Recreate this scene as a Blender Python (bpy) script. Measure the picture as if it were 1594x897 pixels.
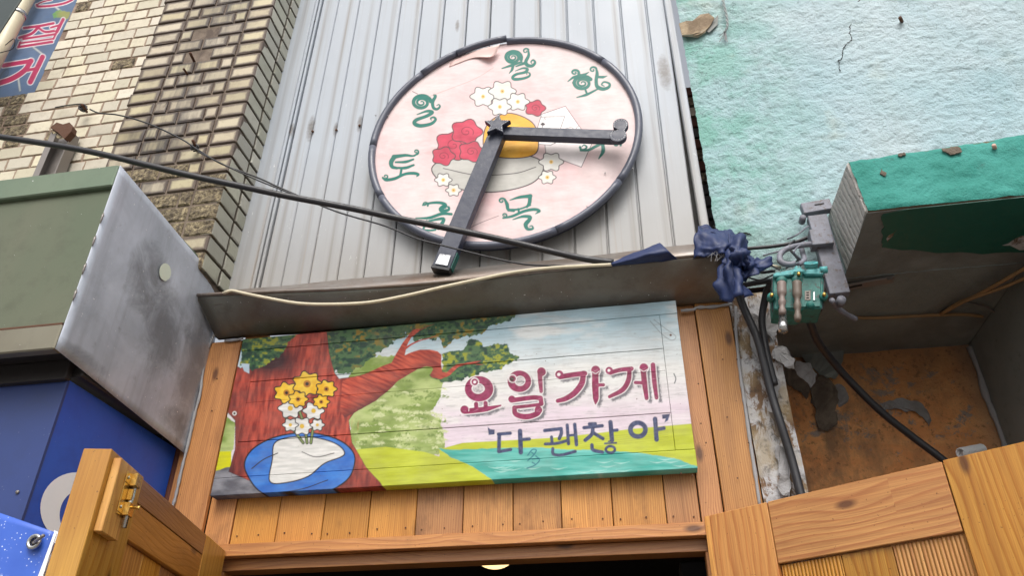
import bpy, bmesh, math, random
import numpy as np
from mathutils import Matrix, Vector
random.seed(7); RNG = np.random.default_rng(7)
for o in list(bpy.data.objects): bpy.data.objects.remove(o)
SC = bpy.context.scene
COL = SC.collection
# ------------------------------------------------------------------ camera
CX, CY, F = 797.0, 448.5, 1200.0
PITCH, YAW = math.radians(32.0), math.radians(10.2)
CAM = np.array([0.0, -2.34, 1.6])
FW = np.array([-math.sin(YAW)*math.cos(PITCH), math.cos(YAW)*math.cos(PITCH), math.sin(PITCH)])
RT = np.array([math.cos(YAW), math.sin(YAW), 0.0]); UP = np.cross(RT, FW)
cam_d = bpy.data.cameras.new('camera'); cam = bpy.data.objects.new('camera', cam_d); COL.objects.link(cam)
cam_d.sensor_width = 36; cam_d.lens = 36*F/1594; cam_d.clip_end = 500; cam_d.clip_start = 0.02
M = Matrix.Identity(4)
for i in range(3):
    M[i][0], M[i][1], M[i][2], M[i][3] = RT[i], UP[i], -FW[i], CAM[i]
cam.matrix_world = M; SC.camera = cam
SC.render.resolution_x, SC.render.resolution_y = 1024, 577
# ------------------------------------------------------------------ daylight: bright overcast
SUN_EL, SUN_AZ = math.radians(50), math.radians(172)      # azimuth clockwise from +Y
world = bpy.data.worlds.new("World"); SC.world = world; world.use_nodes = True
wn = world.node_tree; bg = wn.nodes['Background']
sky = wn.nodes.new('ShaderNodeTexSky'); sky.sky_type = 'NISHITA'; sky.sun_disc = False
sky.sun_elevation = SUN_EL; sky.sun_rotation = SUN_AZ
sky.air_density = 1.2; sky.dust_density = 7.0; sky.ozone_density = 1.0
hs = wn.nodes.new('ShaderNodeHueSaturation'); hs.inputs['Saturation'].default_value = 0.28   # cloud cover whitens the sky
wn.links.new(sky.outputs[0], hs.inputs['Color']); wn.links.new(hs.outputs[0], bg.inputs[0]); bg.inputs[1].default_value = 0.15
sd = bpy.data.lights.new('sun', 'SUN'); sd.energy = 0.6; sd.angle = math.radians(25); sd.color = (1.0, 0.96, 0.9)
sun = bpy.data.objects.new('sun', sd); COL.objects.link(sun)
sdir = Vector((math.sin(SUN_AZ)*math.cos(SUN_EL), math.cos(SUN_AZ)*math.cos(SUN_EL), math.sin(SUN_EL)))
sun.rotation_euler = sdir.to_track_quat('Z', 'Y').to_euler(); sun.location = (3, -6, 9)
SC.view_settings.view_transform = 'Standard'; SC.view_settings.look = 'None'
SC.view_settings.exposure = 0.46; SC.view_settings.gamma = 1.0; SC.view_settings.use_curve_mapping = False

# ------------------------------------------------------------------ measuring: a sight line meets a real plane
def ray(x, y): return FW*F + RT*(x-CX) - UP*(y-CY)
def py(x, y, Y): d = ray(x, y); return CAM + d*((Y-CAM[1])/d[1])
def px(x, y, X): d = ray(x, y); return CAM + d*((X-CAM[0])/d[0])
def pz(x, y, Z): d = ray(x, y); return CAM + d*((Z-CAM[2])/d[2])
def pn(x, y, p0, n): d = ray(x, y); return CAM + d*(((np.array(p0)-CAM)@n)/(d@n))
def proj(P):
    v = np.asarray(P)-CAM; w = v@FW
    return CX + F*(v@RT)/w, CY - F*(v@UP)/w
# ------------------------------------------------------------------ colour + noise
def L1(c): c = c/255.0; return c/12.92 if c <= 0.04045 else ((c+0.055)/1.055)**2.4
def rgb(r, g, b): return (L1(r), L1(g), L1(b), 1.0)
def hsh(ix, iy, s):
    h = (ix.astype(np.int64)*374761393 + iy.astype(np.int64)*668265263 + s*97471171) & 0xffffffff
    h = ((h ^ (h >> 13))*1274126177) & 0xffffffff
    return ((h ^ (h >> 16)) & 0xffff)/65535.0
def vn(x, y, s=0):
    x = np.asarray(x, float); y = np.asarray(y, float)
    ix, iy = np.floor(x), np.floor(y); fx, fy = x-ix, y-iy
    fx = fx*fx*(3-2*fx); fy = fy*fy*(3-2*fy)
    a, b, c, d = hsh(ix, iy, s), hsh(ix+1, iy, s), hsh(ix, iy+1, s), hsh(ix+1, iy+1, s)
    return (a*(1-fx)+b*fx)*(1-fy)+(c*(1-fx)+d*fx)*fy
def fbm(x, y, s=0, o=4):
    t = 0; a = 0.5; n = 0
    for k in range(o):
        t = t+a*vn(x*2**k, y*2**k, s+k*17); n += a; a *= 0.5
    return t/n
# ------------------------------------------------------------------ objects
WT = {}                                                   # world translation of each parent
def props(o, label=None, cat=None, group=None, kind=None):
    if label: o['label'] = label
    if cat: o['category'] = cat
    if group: o['group'] = group
    if kind: o['kind'] = kind
    return o
def thing(name, label, cat, loc, group=None):
    o = bpy.data.objects.new(name, None); COL.objects.link(o); o.empty_display_size = 0.05
    o.location = tuple(float(v) for v in loc); WT[o.name] = Vector(o.location)
    return props(o, label, cat, group)
def mk(name, V, Fs, mat, parent=None, smooth=False, label=None, kind=None, origin=None):
    V = np.asarray(V, float)
    c = V.mean(0) if origin is None else np.asarray(origin, float)
    me = bpy.data.meshes.new(name); me.from_pydata((V-c).tolist(), [], [tuple(f) for f in Fs]); me.update()
    if mat: me.materials.append(mat)
    if smooth: me.polygons.foreach_set('use_smooth', [True]*len(me.polygons))
    o = bpy.data.objects.new(name, me); COL.objects.link(o)
    w = Vector(c.tolist()); WT[o.name] = w
    if parent: o.parent = parent; o.location = w-WT[parent.name]
    else: o.location = w
    if label: o['label'] = label
    if kind: o['kind'] = kind
    return o
def fixn(o):
    bm = bmesh.new(); bm.from_mesh(o.data); bmesh.ops.recalc_face_normals(bm, faces=bm.faces); bm.to_mesh(o.data); bm.free(); return o
BF = [(0,3,2,1),(4,5,6,7),(0,1,5,4),(1,2,6,5),(2,3,7,6),(3,0,4,7)]
def bevel(o, w, seg=1):
    if w <= 0: return o
    bm = bmesh.new(); bm.from_mesh(o.data)
    bmesh.ops.recalc_face_normals(bm, faces=bm.faces)
    bmesh.ops.bevel(bm, geom=list(bm.edges), offset=w, segments=seg, profile=0.6, affect='EDGES')
    bm.to_mesh(o.data); bm.free(); return o
def hexa(name, P8, mat, parent=None, bev=0, **k):           # 4 back/bottom + 4 front/top corners
    o = mk(name, P8, BF, mat, parent, **k)
    return bevel(o, bev) if bev else fixn(o)
def box(name, x0, x1, y0, y1, z0, z1, mat, parent=None, bev=0, lean=0, **k):
    P = [(x+lean*(z-z0), y, z) for z in (z0, z1) for x, y in ((x0,y0),(x1,y0),(x1,y1),(x0,y1))]
    return hexa(name, P, mat, parent, bev, **k)
def prism(name, poly, d, mat, parent=None, bev=0, **k):     # planar outline pushed along d
    n = len(poly); P = [np.asarray(p, float) for p in poly]; D = np.asarray(d, float)
    V = P+[p+D for p in P]; Fs = [tuple(range(n)), tuple(range(2*n-1, n-1, -1))]+[(i, (i+1) % n, n+(i+1) % n, n+i) for i in range(n)]
    o = mk(name, V, Fs, mat, parent, **k); fixn(o)
    return bevel(o, bev) if bev else o
def crom(P, n=8, closed=False):
    P = [np.asarray(p, float) for p in P]
    Q = [P[-1]]+P+[P[0], P[1]] if closed else [2*P[0]-P[1]]+P+[2*P[-1]-P[-2]]
    out = []
    for i in range(1, len(Q)-2):
        a, b, c, d = Q[i-1], Q[i], Q[i+1], Q[i+2]
        for k in range(n):
            t = k/n
            out.append(0.5*((2*b)+(c-a)*t+(2*a-5*b+4*c-d)*t*t+(3*b-a-3*c+d)*t**3))
    if not closed: out.append(Q[-2])
    return out
def tube_geo(P, r, sides=8, caps=True, closed=False):
    P = [np.asarray(p, float) for p in P]; n = len(P); V = []; Fs = []
    R = r if hasattr(r, '__len__') else [r]*n
    ref = None
    for i in range(n):
        t = P[(i+1) % n]-P[i-1] if closed else P[min(i+1, n-1)]-P[max(i-1, 0)]
        t = t/(np.linalg.norm(t)+1e-12)
        if ref is None:
            ref = np.cross(t, [0.3, 0.2, 1.0]); 
        ref = ref-t*(ref@t); ref = ref/(np.linalg.norm(ref)+1e-12); b = np.cross(t, ref)
        for k in range(sides):
            a = 2*math.pi*k/sides; V.append(P[i]+R[i]*(math.cos(a)*ref+math.sin(a)*b))
    m = n if closed else n-1
    for i in range(m):
        for k in range(sides):
            j = (i+1) % n; Fs.append((i*sides+k, i*sides+(k+1) % sides, j*sides+(k+1) % sides, j*sides+k))
    if caps and not closed:
        Fs.append(tuple(range(sides-1, -1, -1))); Fs.append(tuple((n-1)*sides+k for k in range(sides)))
    return V, Fs
def tube(name, P, r, mat, parent=None, sides=8, closed=False, smooth=True, **k):
    V, Fs = tube_geo(P, r, sides, True, closed); return fixn(mk(name, V, Fs, mat, parent, smooth, **k))
def join_geo(L):
    V = []; Fs = []
    for v, f in L:
        b = len(V); V += list(v); Fs += [tuple(i+b for i in q) for q in f]
    return V, Fs
def patch(name, rows, mat, parent=None, n=6, thick=0.0015, amp=0.004, freq=25, seed=0, **k):
    R = [crom(r, n) for r in rows]; m = len(R[0]); G = []
    for j in range(m): G.append(crom([R[i][j] for i in range(len(R))], n))
    A = np.array(G); nu, nv = A.shape[:2]
    du = np.gradient(A, axis=0); dv = np.gradient(A, axis=1); N = np.cross(du, dv); N /= (np.linalg.norm(N, axis=2, keepdims=True)+1e-9)
    uu, vv = np.meshgrid(np.arange(nu), np.arange(nv), indexing='ij')
    nz_ = fbm(uu*freq/100.0, vv*freq/100.0, seed, 3); A = A+N*(amp*(nz_*2-1 if amp < 0.008 else 1-np.abs(nz_*2-1)*5))[..., None]
    V = A.reshape(-1, 3); Fs = [(i*nv+j, (i+1)*nv+j, (i+1)*nv+j+1, i*nv+j+1) for i in range(nu-1) for j in range(nv-1)]
    o = mk(name, V, Fs, mat, parent, True, **k)
    if thick:
        s = o.modifiers.new('thickness', 'SOLIDIFY'); s.thickness = thick; s.offset = 0
    return o
def board(name, o3, xd, yd, L, Wd, T, mat, parent=None, bev=0.0015, label=None):
    """A timber: local X runs along the grain, local Y across, local Z is thickness (away from the viewer side)."""
    xd = Vector(xd).normalized(); yd = Vector(yd).normalized(); zd = xd.cross(yd)
    me = bpy.data.meshes.new(name)
    V = [(x, y, z) for z in (0, -T) for x, y in ((-L/2,-Wd/2),(L/2,-Wd/2),(L/2,Wd/2),(-L/2,Wd/2))]
    me.from_pydata(V, [], BF); me.materials.append(mat)
    o = bpy.data.objects.new(name, me); COL.objects.link(o)
    c = Vector(o3)+xd*L/2+yd*Wd/2
    m3 = Matrix((xd, yd, zd)).transposed().to_4x4(); 
    WT[o.name] = c
    if parent: o.parent = parent; m3.translation = c-WT[parent.name]
    else: m3.translation = c
    o.matrix_local = m3
    bevel(o, bev)
    if label: o['label'] = label
    return o
# ------------------------------------------------------------------ materials
class NB:
    def __init__(s, name):
        s.m = bpy.data.materials.new(name); s.m.use_nodes = True; s.t = s.m.node_tree; s.b = s.t.nodes['Principled BSDF']
    def n(s, typ, **kw):
        nd = s.t.nodes.new('ShaderNode'+typ)
        for k, v in kw.items():
            if k.startswith('i_'):
                key = k[2:].replace('_', ' ')
                s.put(nd.inputs[key], v)
            elif k[0] == 'a' and k[1:].isdigit(): s.put(nd.inputs[int(k[1:])], v)
            else: setattr(nd, k, v)
        return nd
    def put(s, sock, v):
        if isinstance(v, bpy.types.NodeSocket): s.t.links.new(v, sock)
        else: sock.default_value = v
    def pos(s): return s.n('NewGeometry').outputs['Position']
    def obj(s): return s.n('TexCoord').outputs['Object']
    def gen(s): return s.n('TexCoord').outputs['Generated']
    def rnd(s): return s.n('ObjectInfo').outputs['Random']
    def map(s, v, sc=(1,1,1), loc=(0,0,0)): return s.n('Mapping', i_Vector=v, i_Scale=sc, i_Location=loc).outputs[0]
    def noise(s, v, sc, d=4, r=0.55, dist=0.0):
        return s.n('TexNoise', i_Vector=v, i_Scale=sc, i_Detail=d, i_Roughness=r, i_Distortion=dist).outputs['Fac']
    def ramp(s, f, stops, interp='LINEAR'):
        nd = s.n('ValToRGB', i_Fac=f); cr = nd.color_ramp; cr.interpolation = interp
        while len(cr.elements) < len(stops): cr.elements.new(0.5)
        for e, (p, c) in zip(cr.elements, stops):
            e.position = p; e.color = c if hasattr(c, '__len__') else (c, c, c, 1)
        return nd.outputs[0]
    def mix(s, f, a, b, mode='MIX'):
        nd = s.n('Mix', data_type='RGBA', blend_type=mode); s.put(nd.inputs[0], f); s.put(nd.inputs[6], a); s.put(nd.inputs[7], b); return nd.outputs[2]
    def math(s, op, a, b=0.0, c=None):
        nd = s.n('Math', operation=op); s.put(nd.inputs[0], a); s.put(nd.inputs[1], b)
        if c is not None: s.put(nd.inputs[2], c)
        return nd.outputs[0]
    def sep(s, v): nd = s.n('SeparateXYZ', i_Vector=v); return nd.outputs
    def bump(s, h, strength=0.3, dist=0.01, prev=None):
        nd = s.n('Bump', i_Height=h, i_Strength=strength, i_Distance=dist)
        if prev: s.put(nd.inputs['Normal'], prev)
        return nd.outputs[0]
    def done(s, color=None, rough=0.6, metal=0.0, normal=None, spec=None, coat=None):
        if color is not None: s.put(s.b.inputs['Base Color'], color)
        s.put(s.b.inputs['Roughness'], rough); s.put(s.b.inputs['Metallic'], metal)
        if normal: s.put(s.b.inputs['Normal'], normal)
        if spec is not None: s.b.inputs['Specular IOR Level'].default_value = spec
        if coat: s.b.inputs['Coat Weight'].default_value = coat; s.b.inputs['Coat Roughness'].default_value = 0.25
        return s.m
def plain(name, c, rough=0.6, metal=0.0, var=0.25, sc=30, bump=0.15, spec=None):
    b = NB(name); v = b.pos(); f = b.noise(v, sc, 5, 0.65); g = b.noise(v, sc*0.13, 3)
    d = tuple(x*(1-var) for x in c[:3])+(1,); l = tuple(min(1, x*(1+var*0.7)) for x in c[:3])+(1,)
    col = b.mix(g, b.mix(f, d, l), c)
    r = b.ramp(f, [(0.3, max(0, rough-0.12)), (0.7, min(1, rough+0.1))])
    return b.done(col, r, metal, b.bump(f, bump, 0.003), spec)
def wood(name, light, mid, dark, rough=0.5, ringsc=9.0, knots=True, stain=0.0, coat=0.0, contrast=1.0, flute=0, warpa=0.2):
    b = NB(name); r = b.rnd(); off = b.n('CombineXYZ', i_X=b.math('MULTIPLY', r, 37.0), i_Y=b.math('MULTIPLY', r, 3.1), i_Z=b.math('MULTIPLY', r, 11.7)).outputs[0]
    p = b.n('VectorMath', operation='ADD', a0=b.obj(), a1=off).outputs[0]
    kn = None
    if knots:
        vo = b.n('TexVoronoi', voronoi_dimensions='2D', i_Vector=b.map(p, (2.4, 6.0, 1.0)), i_Scale=1.0, i_Randomness=1.0)
        pick = b.math('LESS_THAN', b.sep(vo.outputs['Color'])[0], 0.55)
        kd = b.math('ADD', vo.outputs['Distance'], pick)
        kn = b.ramp(kd, [(0.035, 1.0), (0.085, 0.0)])
        kw = b.ramp(kd, [(0.0, 1.0), (0.42, 0.0)])
    warp = b.noise(b.map(p, (1.1, 3.6, 3.6)), 1.0, 2, 0.5)
    y = b.sep(p)[1]
    w2 = b.math('MULTIPLY_ADD', warp, warpa, y)
    if knots: w2 = b.math('MULTIPLY_ADD', kw, 0.022, w2)
    fine = b.noise(b.map(p, (3.0, 60.0, 60.0)), 1.0, 3, 0.6)
    w3 = b.math('MULTIPLY_ADD', fine, 0.004, w2)
    saw = b.math('FRACT', b.math('MULTIPLY', w3, ringsc*10.0))
    ring = b.ramp(saw, [(0.0, 0.0), (0.55, 0.35), (0.86, 1.0), (1.0, 0.1)])
    fib = b.noise(b.map(p, (6.0, 420.0, 420.0)), 1.0, 3, 0.7)
    col = b.mix(b.math('MULTIPLY', ring, 0.8*contrast), light, mid)
    col = b.mix(b.ramp(fib, [(0.35, 0.0), (0.75, 0.5*contrast)]), col, dark)
    dk = b.noise(b.map(p, (1.6, 26.0, 26.0)), 1.0, 4, 0.6); col = b.mix(b.ramp(dk, [(0.48, 0.0), (0.75, 0.55)]), col, dark)
    tone = b.noise(b.map(p, (0.8, 3.0, 3.0)), 1.0, 2)
    col = b.mix(b.ramp(tone, [(0.35, 0.0), (0.75, 0.5)]), col, mid)
    if knots: col = b.mix(b.math('MULTIPLY', kn, 0.85), col, (dark[0]*0.45, dark[1]*0.4, dark[2]*0.4, 1))
    hv = b.n('HueSaturation', i_Hue=b.math('MULTIPLY_ADD', r, 0.01, 0.497), i_Saturation=b.math('MULTIPLY_ADD', r, 0.12, 0.92), i_Value=b.math('MULTIPLY_ADD', b.math('FRACT', b.math('MULTIPLY', r, 7.31)), 0.5, 0.72), i_Color=col).outputs[0]
    if stain:
        s = b.noise(b.map(b.pos(), (5, 5, 3)), 1.0, 5, 0.7); hv = b.mix(b.ramp(s, [(0.52, 0.0), (0.75, stain)]), hv, (dark[0]*0.3, dark[1]*0.3, dark[2]*0.3, 1))
    speck = b.noise(b.pos(), 170, 1, 0.5); hv = b.mix(b.ramp(speck, [(0.73, 0.0), (0.77, 0.6)]), hv, (dark[0]*0.3, dark[1]*0.3, dark[2]*0.3, 1))
    h = b.math('ADD', b.math('MULTIPLY', ring, 0.6), fib)
    nm = b.bump(h, 0.35, 0.0012)
    if flute:
        fl = b.math('ABSOLUTE', b.math('SINE', b.math('MULTIPLY', b.sep(b.obj())[1], 330.0)))
        hv = b.mix(b.ramp(fl, [(0.0, 0.55), (0.3, 0.0)]), hv, dark); nm = b.bump(fl, 1.0, 0.003, nm)
    return b.done(hv, b.ramp(fib, [(0.2, rough-0.1), (0.8, rough+0.12)]), 0, nm, coat=coat)
M_fascia = wood('orange_stained_pine', rgb(206,148,74), rgb(170,106,40), rgb(100,54,18), 0.55, 15, stain=0.8, contrast=1.1, warpa=0.10)
M_trim = wood('orange_trim_pine', rgb(200,142,78), rgb(164,102,44), rgb(112,62,24), 0.5, 15, knots=True, stain=0.35, contrast=1.1, warpa=0.09)
M_lintel = wood('lintel_pine', rgb(190,130,62), rgb(156,94,38), rgb(98,54,20), 0.45, 6, stain=0.3)
M_door = wood('yellow_varnished_pine', rgb(214,156,76), rgb(180,112,42), rgb(122,66,20), 0.42, 4.5, stain=0.12, contrast=1.3, coat=0.15)
M_flute = wood('reeded_yellow_pine', rgb(206,150,74), rgb(178,114,46), rgb(120,66,22), 0.45, 6, stain=0.1, knots=False, flute=1)
M_doorl = wood('left_door_pine', rgb(218,166,86), rgb(180,116,46), rgb(126,72,24), 0.42, 3.5, stain=0.12, coat=0.15)
M_doord = wood('brown_rail_pine', rgb(186,126,66), rgb(158,98,44), rgb(112,64,26), 0.42, 8, stain=0.2, coat=0.15)

def m_paint(name='painted_artwork', rough=0.55, grain=(8.0, 8.0, 120.0), chips=True):
    b = NB(name); c = b.n('Attribute', attribute_name='paint').outputs['Color']
    if chips: c = b.mix(1.0, c, (0.84, 0.84, 0.84, 1), 'MULTIPLY')
    p = b.pos(); f = b.noise(b.map(p, grain), 1.0, 4, 0.6); g = b.noise(p, 9, 4, 0.6)
    col = b.mix(b.ramp(g, [(0.45, 0.0), (0.8, 0.22 if chips else 0.06)]), c, rgb(120,112,104), 'MIX')
    col = b.mix(b.ramp(f, [(0.3, 0.16), (0.6, 0.0)]), col, rgb(90,80,74))
    if chips:
        k = b.noise(p, 95, 2, 0.5); col = b.mix(b.ramp(k, [(0.75, 0.0), (0.78, 0.75)]), col, rgb(88,70,58))
    return b.done(col, rough, 0, b.bump(f, 0.25, 0.0015), 0.25)
M_paint = m_paint(); M_clockpaint = m_paint('painted_clock_face', 0.5, (14, 14, 14), False)

def m_siding():
    b = NB('grey_painted_metal_cladding'); p = b.pos(); x, y, z = b.sep(p)
    st = b.noise(b.map(p, (55, 1, 0.9)), 1.0, 4, 0.6); bl = b.noise(b.map(p, (3, 1, 1.6)), 1.0, 4, 0.6)
    base = b.mix(bl, rgb(154,161,171), rgb(170,177,185))
    low = b.ramp(z, [(0.0, 1.0), (1.0, 0.0)]); 
    zz = b.n('MapRange', i_Value=z); zz.inputs['From Min'].default_value = 3.9; zz.inputs['From Max'].default_value = 3.1
    grime = b.math('MULTIPLY', zz.outputs[0], b.math('MULTIPLY_ADD', bl, 0.6, 0.35))
    base = b.mix(b.math('MULTIPLY', grime, 1.0), base, rgb(142,132,116))
    # dirt gathers next to every seam
    xx = b.math('ABSOLUTE', b.math('SUBTRACT', b.math('FRACT', b.math('MULTIPLY', b.math('ADD', b.math('SUBTRACT', x, b.math('MULTIPLY', z, 0.015)), 10.052), 8.47)), 0.5))
    edge = b.ramp(xx, [(0.36, 0.0), (0.5, 1.0)])
    base = b.mix(b.math('MULTIPLY', edge, b.ramp(st, [(0.35, 0.2), (0.7, 0.85)])), base, rgb(118,112,104))
    base = b.mix(b.ramp(st, [(0.55, 0.0), (0.8, 0.4)]), base, rgb(140,138,136))
    for u_, v_, w_ in ((484,200,0.022),(522,200,0.012),(560,192,0.014),(455,205,0.012),(1034,112,0.03),(712,40,0.012)):
        q_ = py(u_, v_, 0.0); dx = b.math('DIVIDE', b.math('SUBTRACT', x, float(q_[0])), w_); dz = b.math('DIVIDE', b.math('SUBTRACT', z, float(q_[2])), w_*4)
        d = b.math('ADD', b.math('ADD', b.math('MULTIPLY', dx, dx), b.math('MULTIPLY', dz, dz)), b.math('MULTIPLY_ADD', b.noise(p, 30, 4, 0.7), 1.6, -0.8)); base = b.mix(b.ramp(d, [(0.0, 0.75), (1.2, 0.0)]), base, rgb(86,76,66))
    rs = b.noise(b.map(p, (38, 1, 0.5), (7, 0, 2)), 1.0, 3, 0.6); base = b.mix(b.ramp(rs, [(0.6, 0.0), (0.75, 0.45)]), base, rgb(140,124,104))
    sc = b.noise(b.map(p, (160, 1, 22)), 1.0, 2, 0.5, 2.0); base = b.mix(b.ramp(sc, [(0.74, 0.0), (0.77, 0.7)]), base, rgb(225,225,222))
    return b.done(base, b.ramp(bl, [(0.3, 0.45), (0.7, 0.6)]), 0.0, b.bump(b.noise(b.map(p, (5, 1, 3)), 1.0, 3, 0.5), 0.35, 0.012, b.bump(st, 0.1, 0.002)))
M_siding = m_siding()
M_dark = plain('dark_gap', rgb(38,36,34), 0.9)
M_black = plain('black_rubber', rgb(38,38,42), 0.45, sc=60)
M_bluegrey = plain('blue_grey_painted_wood', rgb(50,55,72), 0.5, sc=45, var=0.3, bump=0.4)
M_rim = plain('dark_grey_plastic_pipe', rgb(84,88,102), 0.38, sc=18, var=0.2)
M_white = plain('white_paint', rgb(238,241,244), 0.5, var=0.08)
M_silver = plain('silver_tape', rgb(200,202,205), 0.3, 0.6, sc=60)
M_cream = plain('cream_cable', rgb(206,196,170), 0.5, sc=25)
M_rust = plain('rusty_steel', rgb(92,62,46), 0.85, 0.2, var=0.5, sc=70, bump=0.6)
M_galv = plain('dull_galvanised_steel', rgb(134,128,124), 0.5, 0.5, sc=30)
def m_rusted(name, a, c, rust):
    b = NB(name); p = b.pos(); f = b.noise(p, 22, 5, 0.7); g = b.noise(p, 60, 5, 0.75)
    col = b.mix(b.ramp(f, [(0.4, 0.0), (0.65, 1.0)]), a, c); col = b.mix(b.ramp(g, [(0.57, 0.0), (0.63, 0.85)]), col, rust)
    return b.done(col, 0.55, 0.0, b.bump(g, 0.4, 0.003))
M_bracket = m_rusted('grey_painted_bracket', rgb(124,126,138), rgb(104,104,112), rgb(92,78,70))
M_brass = plain('brass', rgb(206,168,92), 0.28, 0.9, sc=50, var=0.2)
M_steel = plain('steel', rgb(190,190,188), 0.28, 0.95, sc=60)
M_tarp = plain('navy_tarpaulin', rgb(22,40,84), 0.6, sc=40, var=0.45, bump=0.25)
M_teal = m_rusted('teal_enamel', rgb(34,110,102), rgb(24,84,78), rgb(46,44,38))  # teal darkened to paint in the shade on the junction box front
M_teal_lit = m_rusted('teal_enamel_lit', rgb(84,164,166), rgb(64,140,142), rgb(70,70,60))  # paler copy of the teal: skylight on the box top painted in
M_caulk = plain('grey_caulk', rgb(150,150,152), 0.7, sc=80, var=0.25, bump=0.7)
M_browncable = plain('tan_bare_cable', rgb(150,118,80), 0.6, sc=90, var=0.4)

def m_brushed(name, c1, c2, c3, metal=0.75, r0=0.28, r1=0.5, sc=1.6, spk=0.8):
    b = NB(name); p = b.pos(); f = b.noise(p, sc, 4, 0.6, 0.6); g = b.noise(b.map(p, (40, 40, 3)), 1.0, 3, 0.6); h = b.noise(p, 14, 5, 0.7)
    col = b.mix(b.ramp(f, [(0.32, 0.0), (0.68, 1.0)]), c1, c2); col = b.mix(b.ramp(h, [(0.5, 0.0), (0.85, 0.6)]), col, c3)
    sp = b.noise(p, 120, 1, 0.5); col = b.mix(b.ramp(sp, [(0.775, 0.0), (0.795, spk)]), col, rgb(222,222,222))
    return b.done(col, b.ramp(f, [(0.3, r0), (0.7, r1)]), metal, b.bump(b.math('ADD', g, b.math('MULTIPLY', h, 0.6)), 0.07, 0.002))
def m_boxside():
    b = NB('dull_stainless_sheet'); p = b.pos(); x, y, z = b.sep(p)
    wob = b.noise(p, 5, 4, 0.6, 0.4); st = b.noise(b.map(p, (30, 30, 1.6)), 1.0, 4, 0.6); h = b.noise(p, 30, 5, 0.7)
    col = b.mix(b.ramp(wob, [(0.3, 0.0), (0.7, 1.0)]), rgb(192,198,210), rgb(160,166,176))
    for cy_, cz_, ry, rz, a in ((-0.46, 2.98, 0.10, 0.16, 0.85), (-0.30, 2.86, 0.15, 0.20, 0.8), (-0.10, 2.80, 0.12, 0.34, 0.75), (-0.62, 2.60, 0.16, 0.03, 0.7), (-0.12, 2.60, 0.14, 0.06, 0.8)):  # smudges, placed so they also paint the sheet's bright-to-dark reflection gradient
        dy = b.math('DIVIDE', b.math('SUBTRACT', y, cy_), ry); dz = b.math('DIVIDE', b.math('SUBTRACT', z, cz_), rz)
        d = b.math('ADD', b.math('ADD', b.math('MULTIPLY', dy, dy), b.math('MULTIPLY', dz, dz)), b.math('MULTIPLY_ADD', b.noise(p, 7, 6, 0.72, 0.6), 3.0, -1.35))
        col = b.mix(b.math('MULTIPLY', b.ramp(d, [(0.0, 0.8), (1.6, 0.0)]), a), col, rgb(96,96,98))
    col = b.mix(b.ramp(st, [(0.5, 0.0), (0.78, 0.35)]), col, rgb(108,108,112)); col = b.mix(b.ramp(h, [(0.6, 0.0), (0.78, 0.4)]), col, rgb(96,94,92))
    sc = b.noise(b.map(p, (1, 150, 10), (0, 0, 3)), 1.0, 2, 0.5, 1.5); col = b.mix(b.ramp(sc, [(0.74, 0.0), (0.77, 0.5)]), col, rgb(206,208,212))
    sp = b.noise(p, 120, 1, 0.5); col = b.mix(b.ramp(sp, [(0.76, 0.0), (0.78, 0.9)]), col, rgb(232,232,232))
    return b.done(col, b.ramp(wob, [(0.3, 0.34), (0.7, 0.5)]), 0.25, b.bump(b.math('ADD', wob, b.math('MULTIPLY', st, 0.15)), 0.25, 0.01))
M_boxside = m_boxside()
M_boxfront = m_brushed('green_reflection_sheet', rgb(84,98,76), rgb(104,106,88), rgb(76,78,62), 0.35, 0.35, 0.5, 1.1)  # green reflections on the metal front painted into its base colour
M_boxtrim = m_brushed('green_grey_flange', rgb(98,116,96), rgb(110,124,104), rgb(84,92,78), 0.25, 0.4, 0.5)
M_boxlow = m_brushed('buff_metal_flange', rgb(132,128,112), rgb(116,110,94), rgb(98,90,80), 0.4, 0.35, 0.5)
M_boxunder = plain('mottled_near_black', rgb(42,38,38), 0.6, 0.1, sc=9, var=0.5)  # mottled near-black for the underside, rails, strip and some gap bricks
M_gutter = m_brushed('browned_metal_gutter', rgb(104,90,78), rgb(128,132,126), rgb(68,58,50), 0.3, 0.3, 0.48, 2.2)
M_lip = m_brushed('bright_gutter_edge', rgb(150,146,142), rgb(120,104,92), rgb(90,70,56), 0.6, 0.3, 0.45, 4)
M_blue = m_brushed('blue_sign_enamel', rgb(34,78,178), rgb(42,88,188), rgb(32,64,150), 0.0, 0.35, 0.5, 3, 0.1)
M_bluedk = m_brushed('dark_blue_sign_enamel', rgb(38,56,108), rgb(44,62,118), rgb(38,52,96), 0.0, 0.4, 0.5, 3, 0.1)

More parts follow.
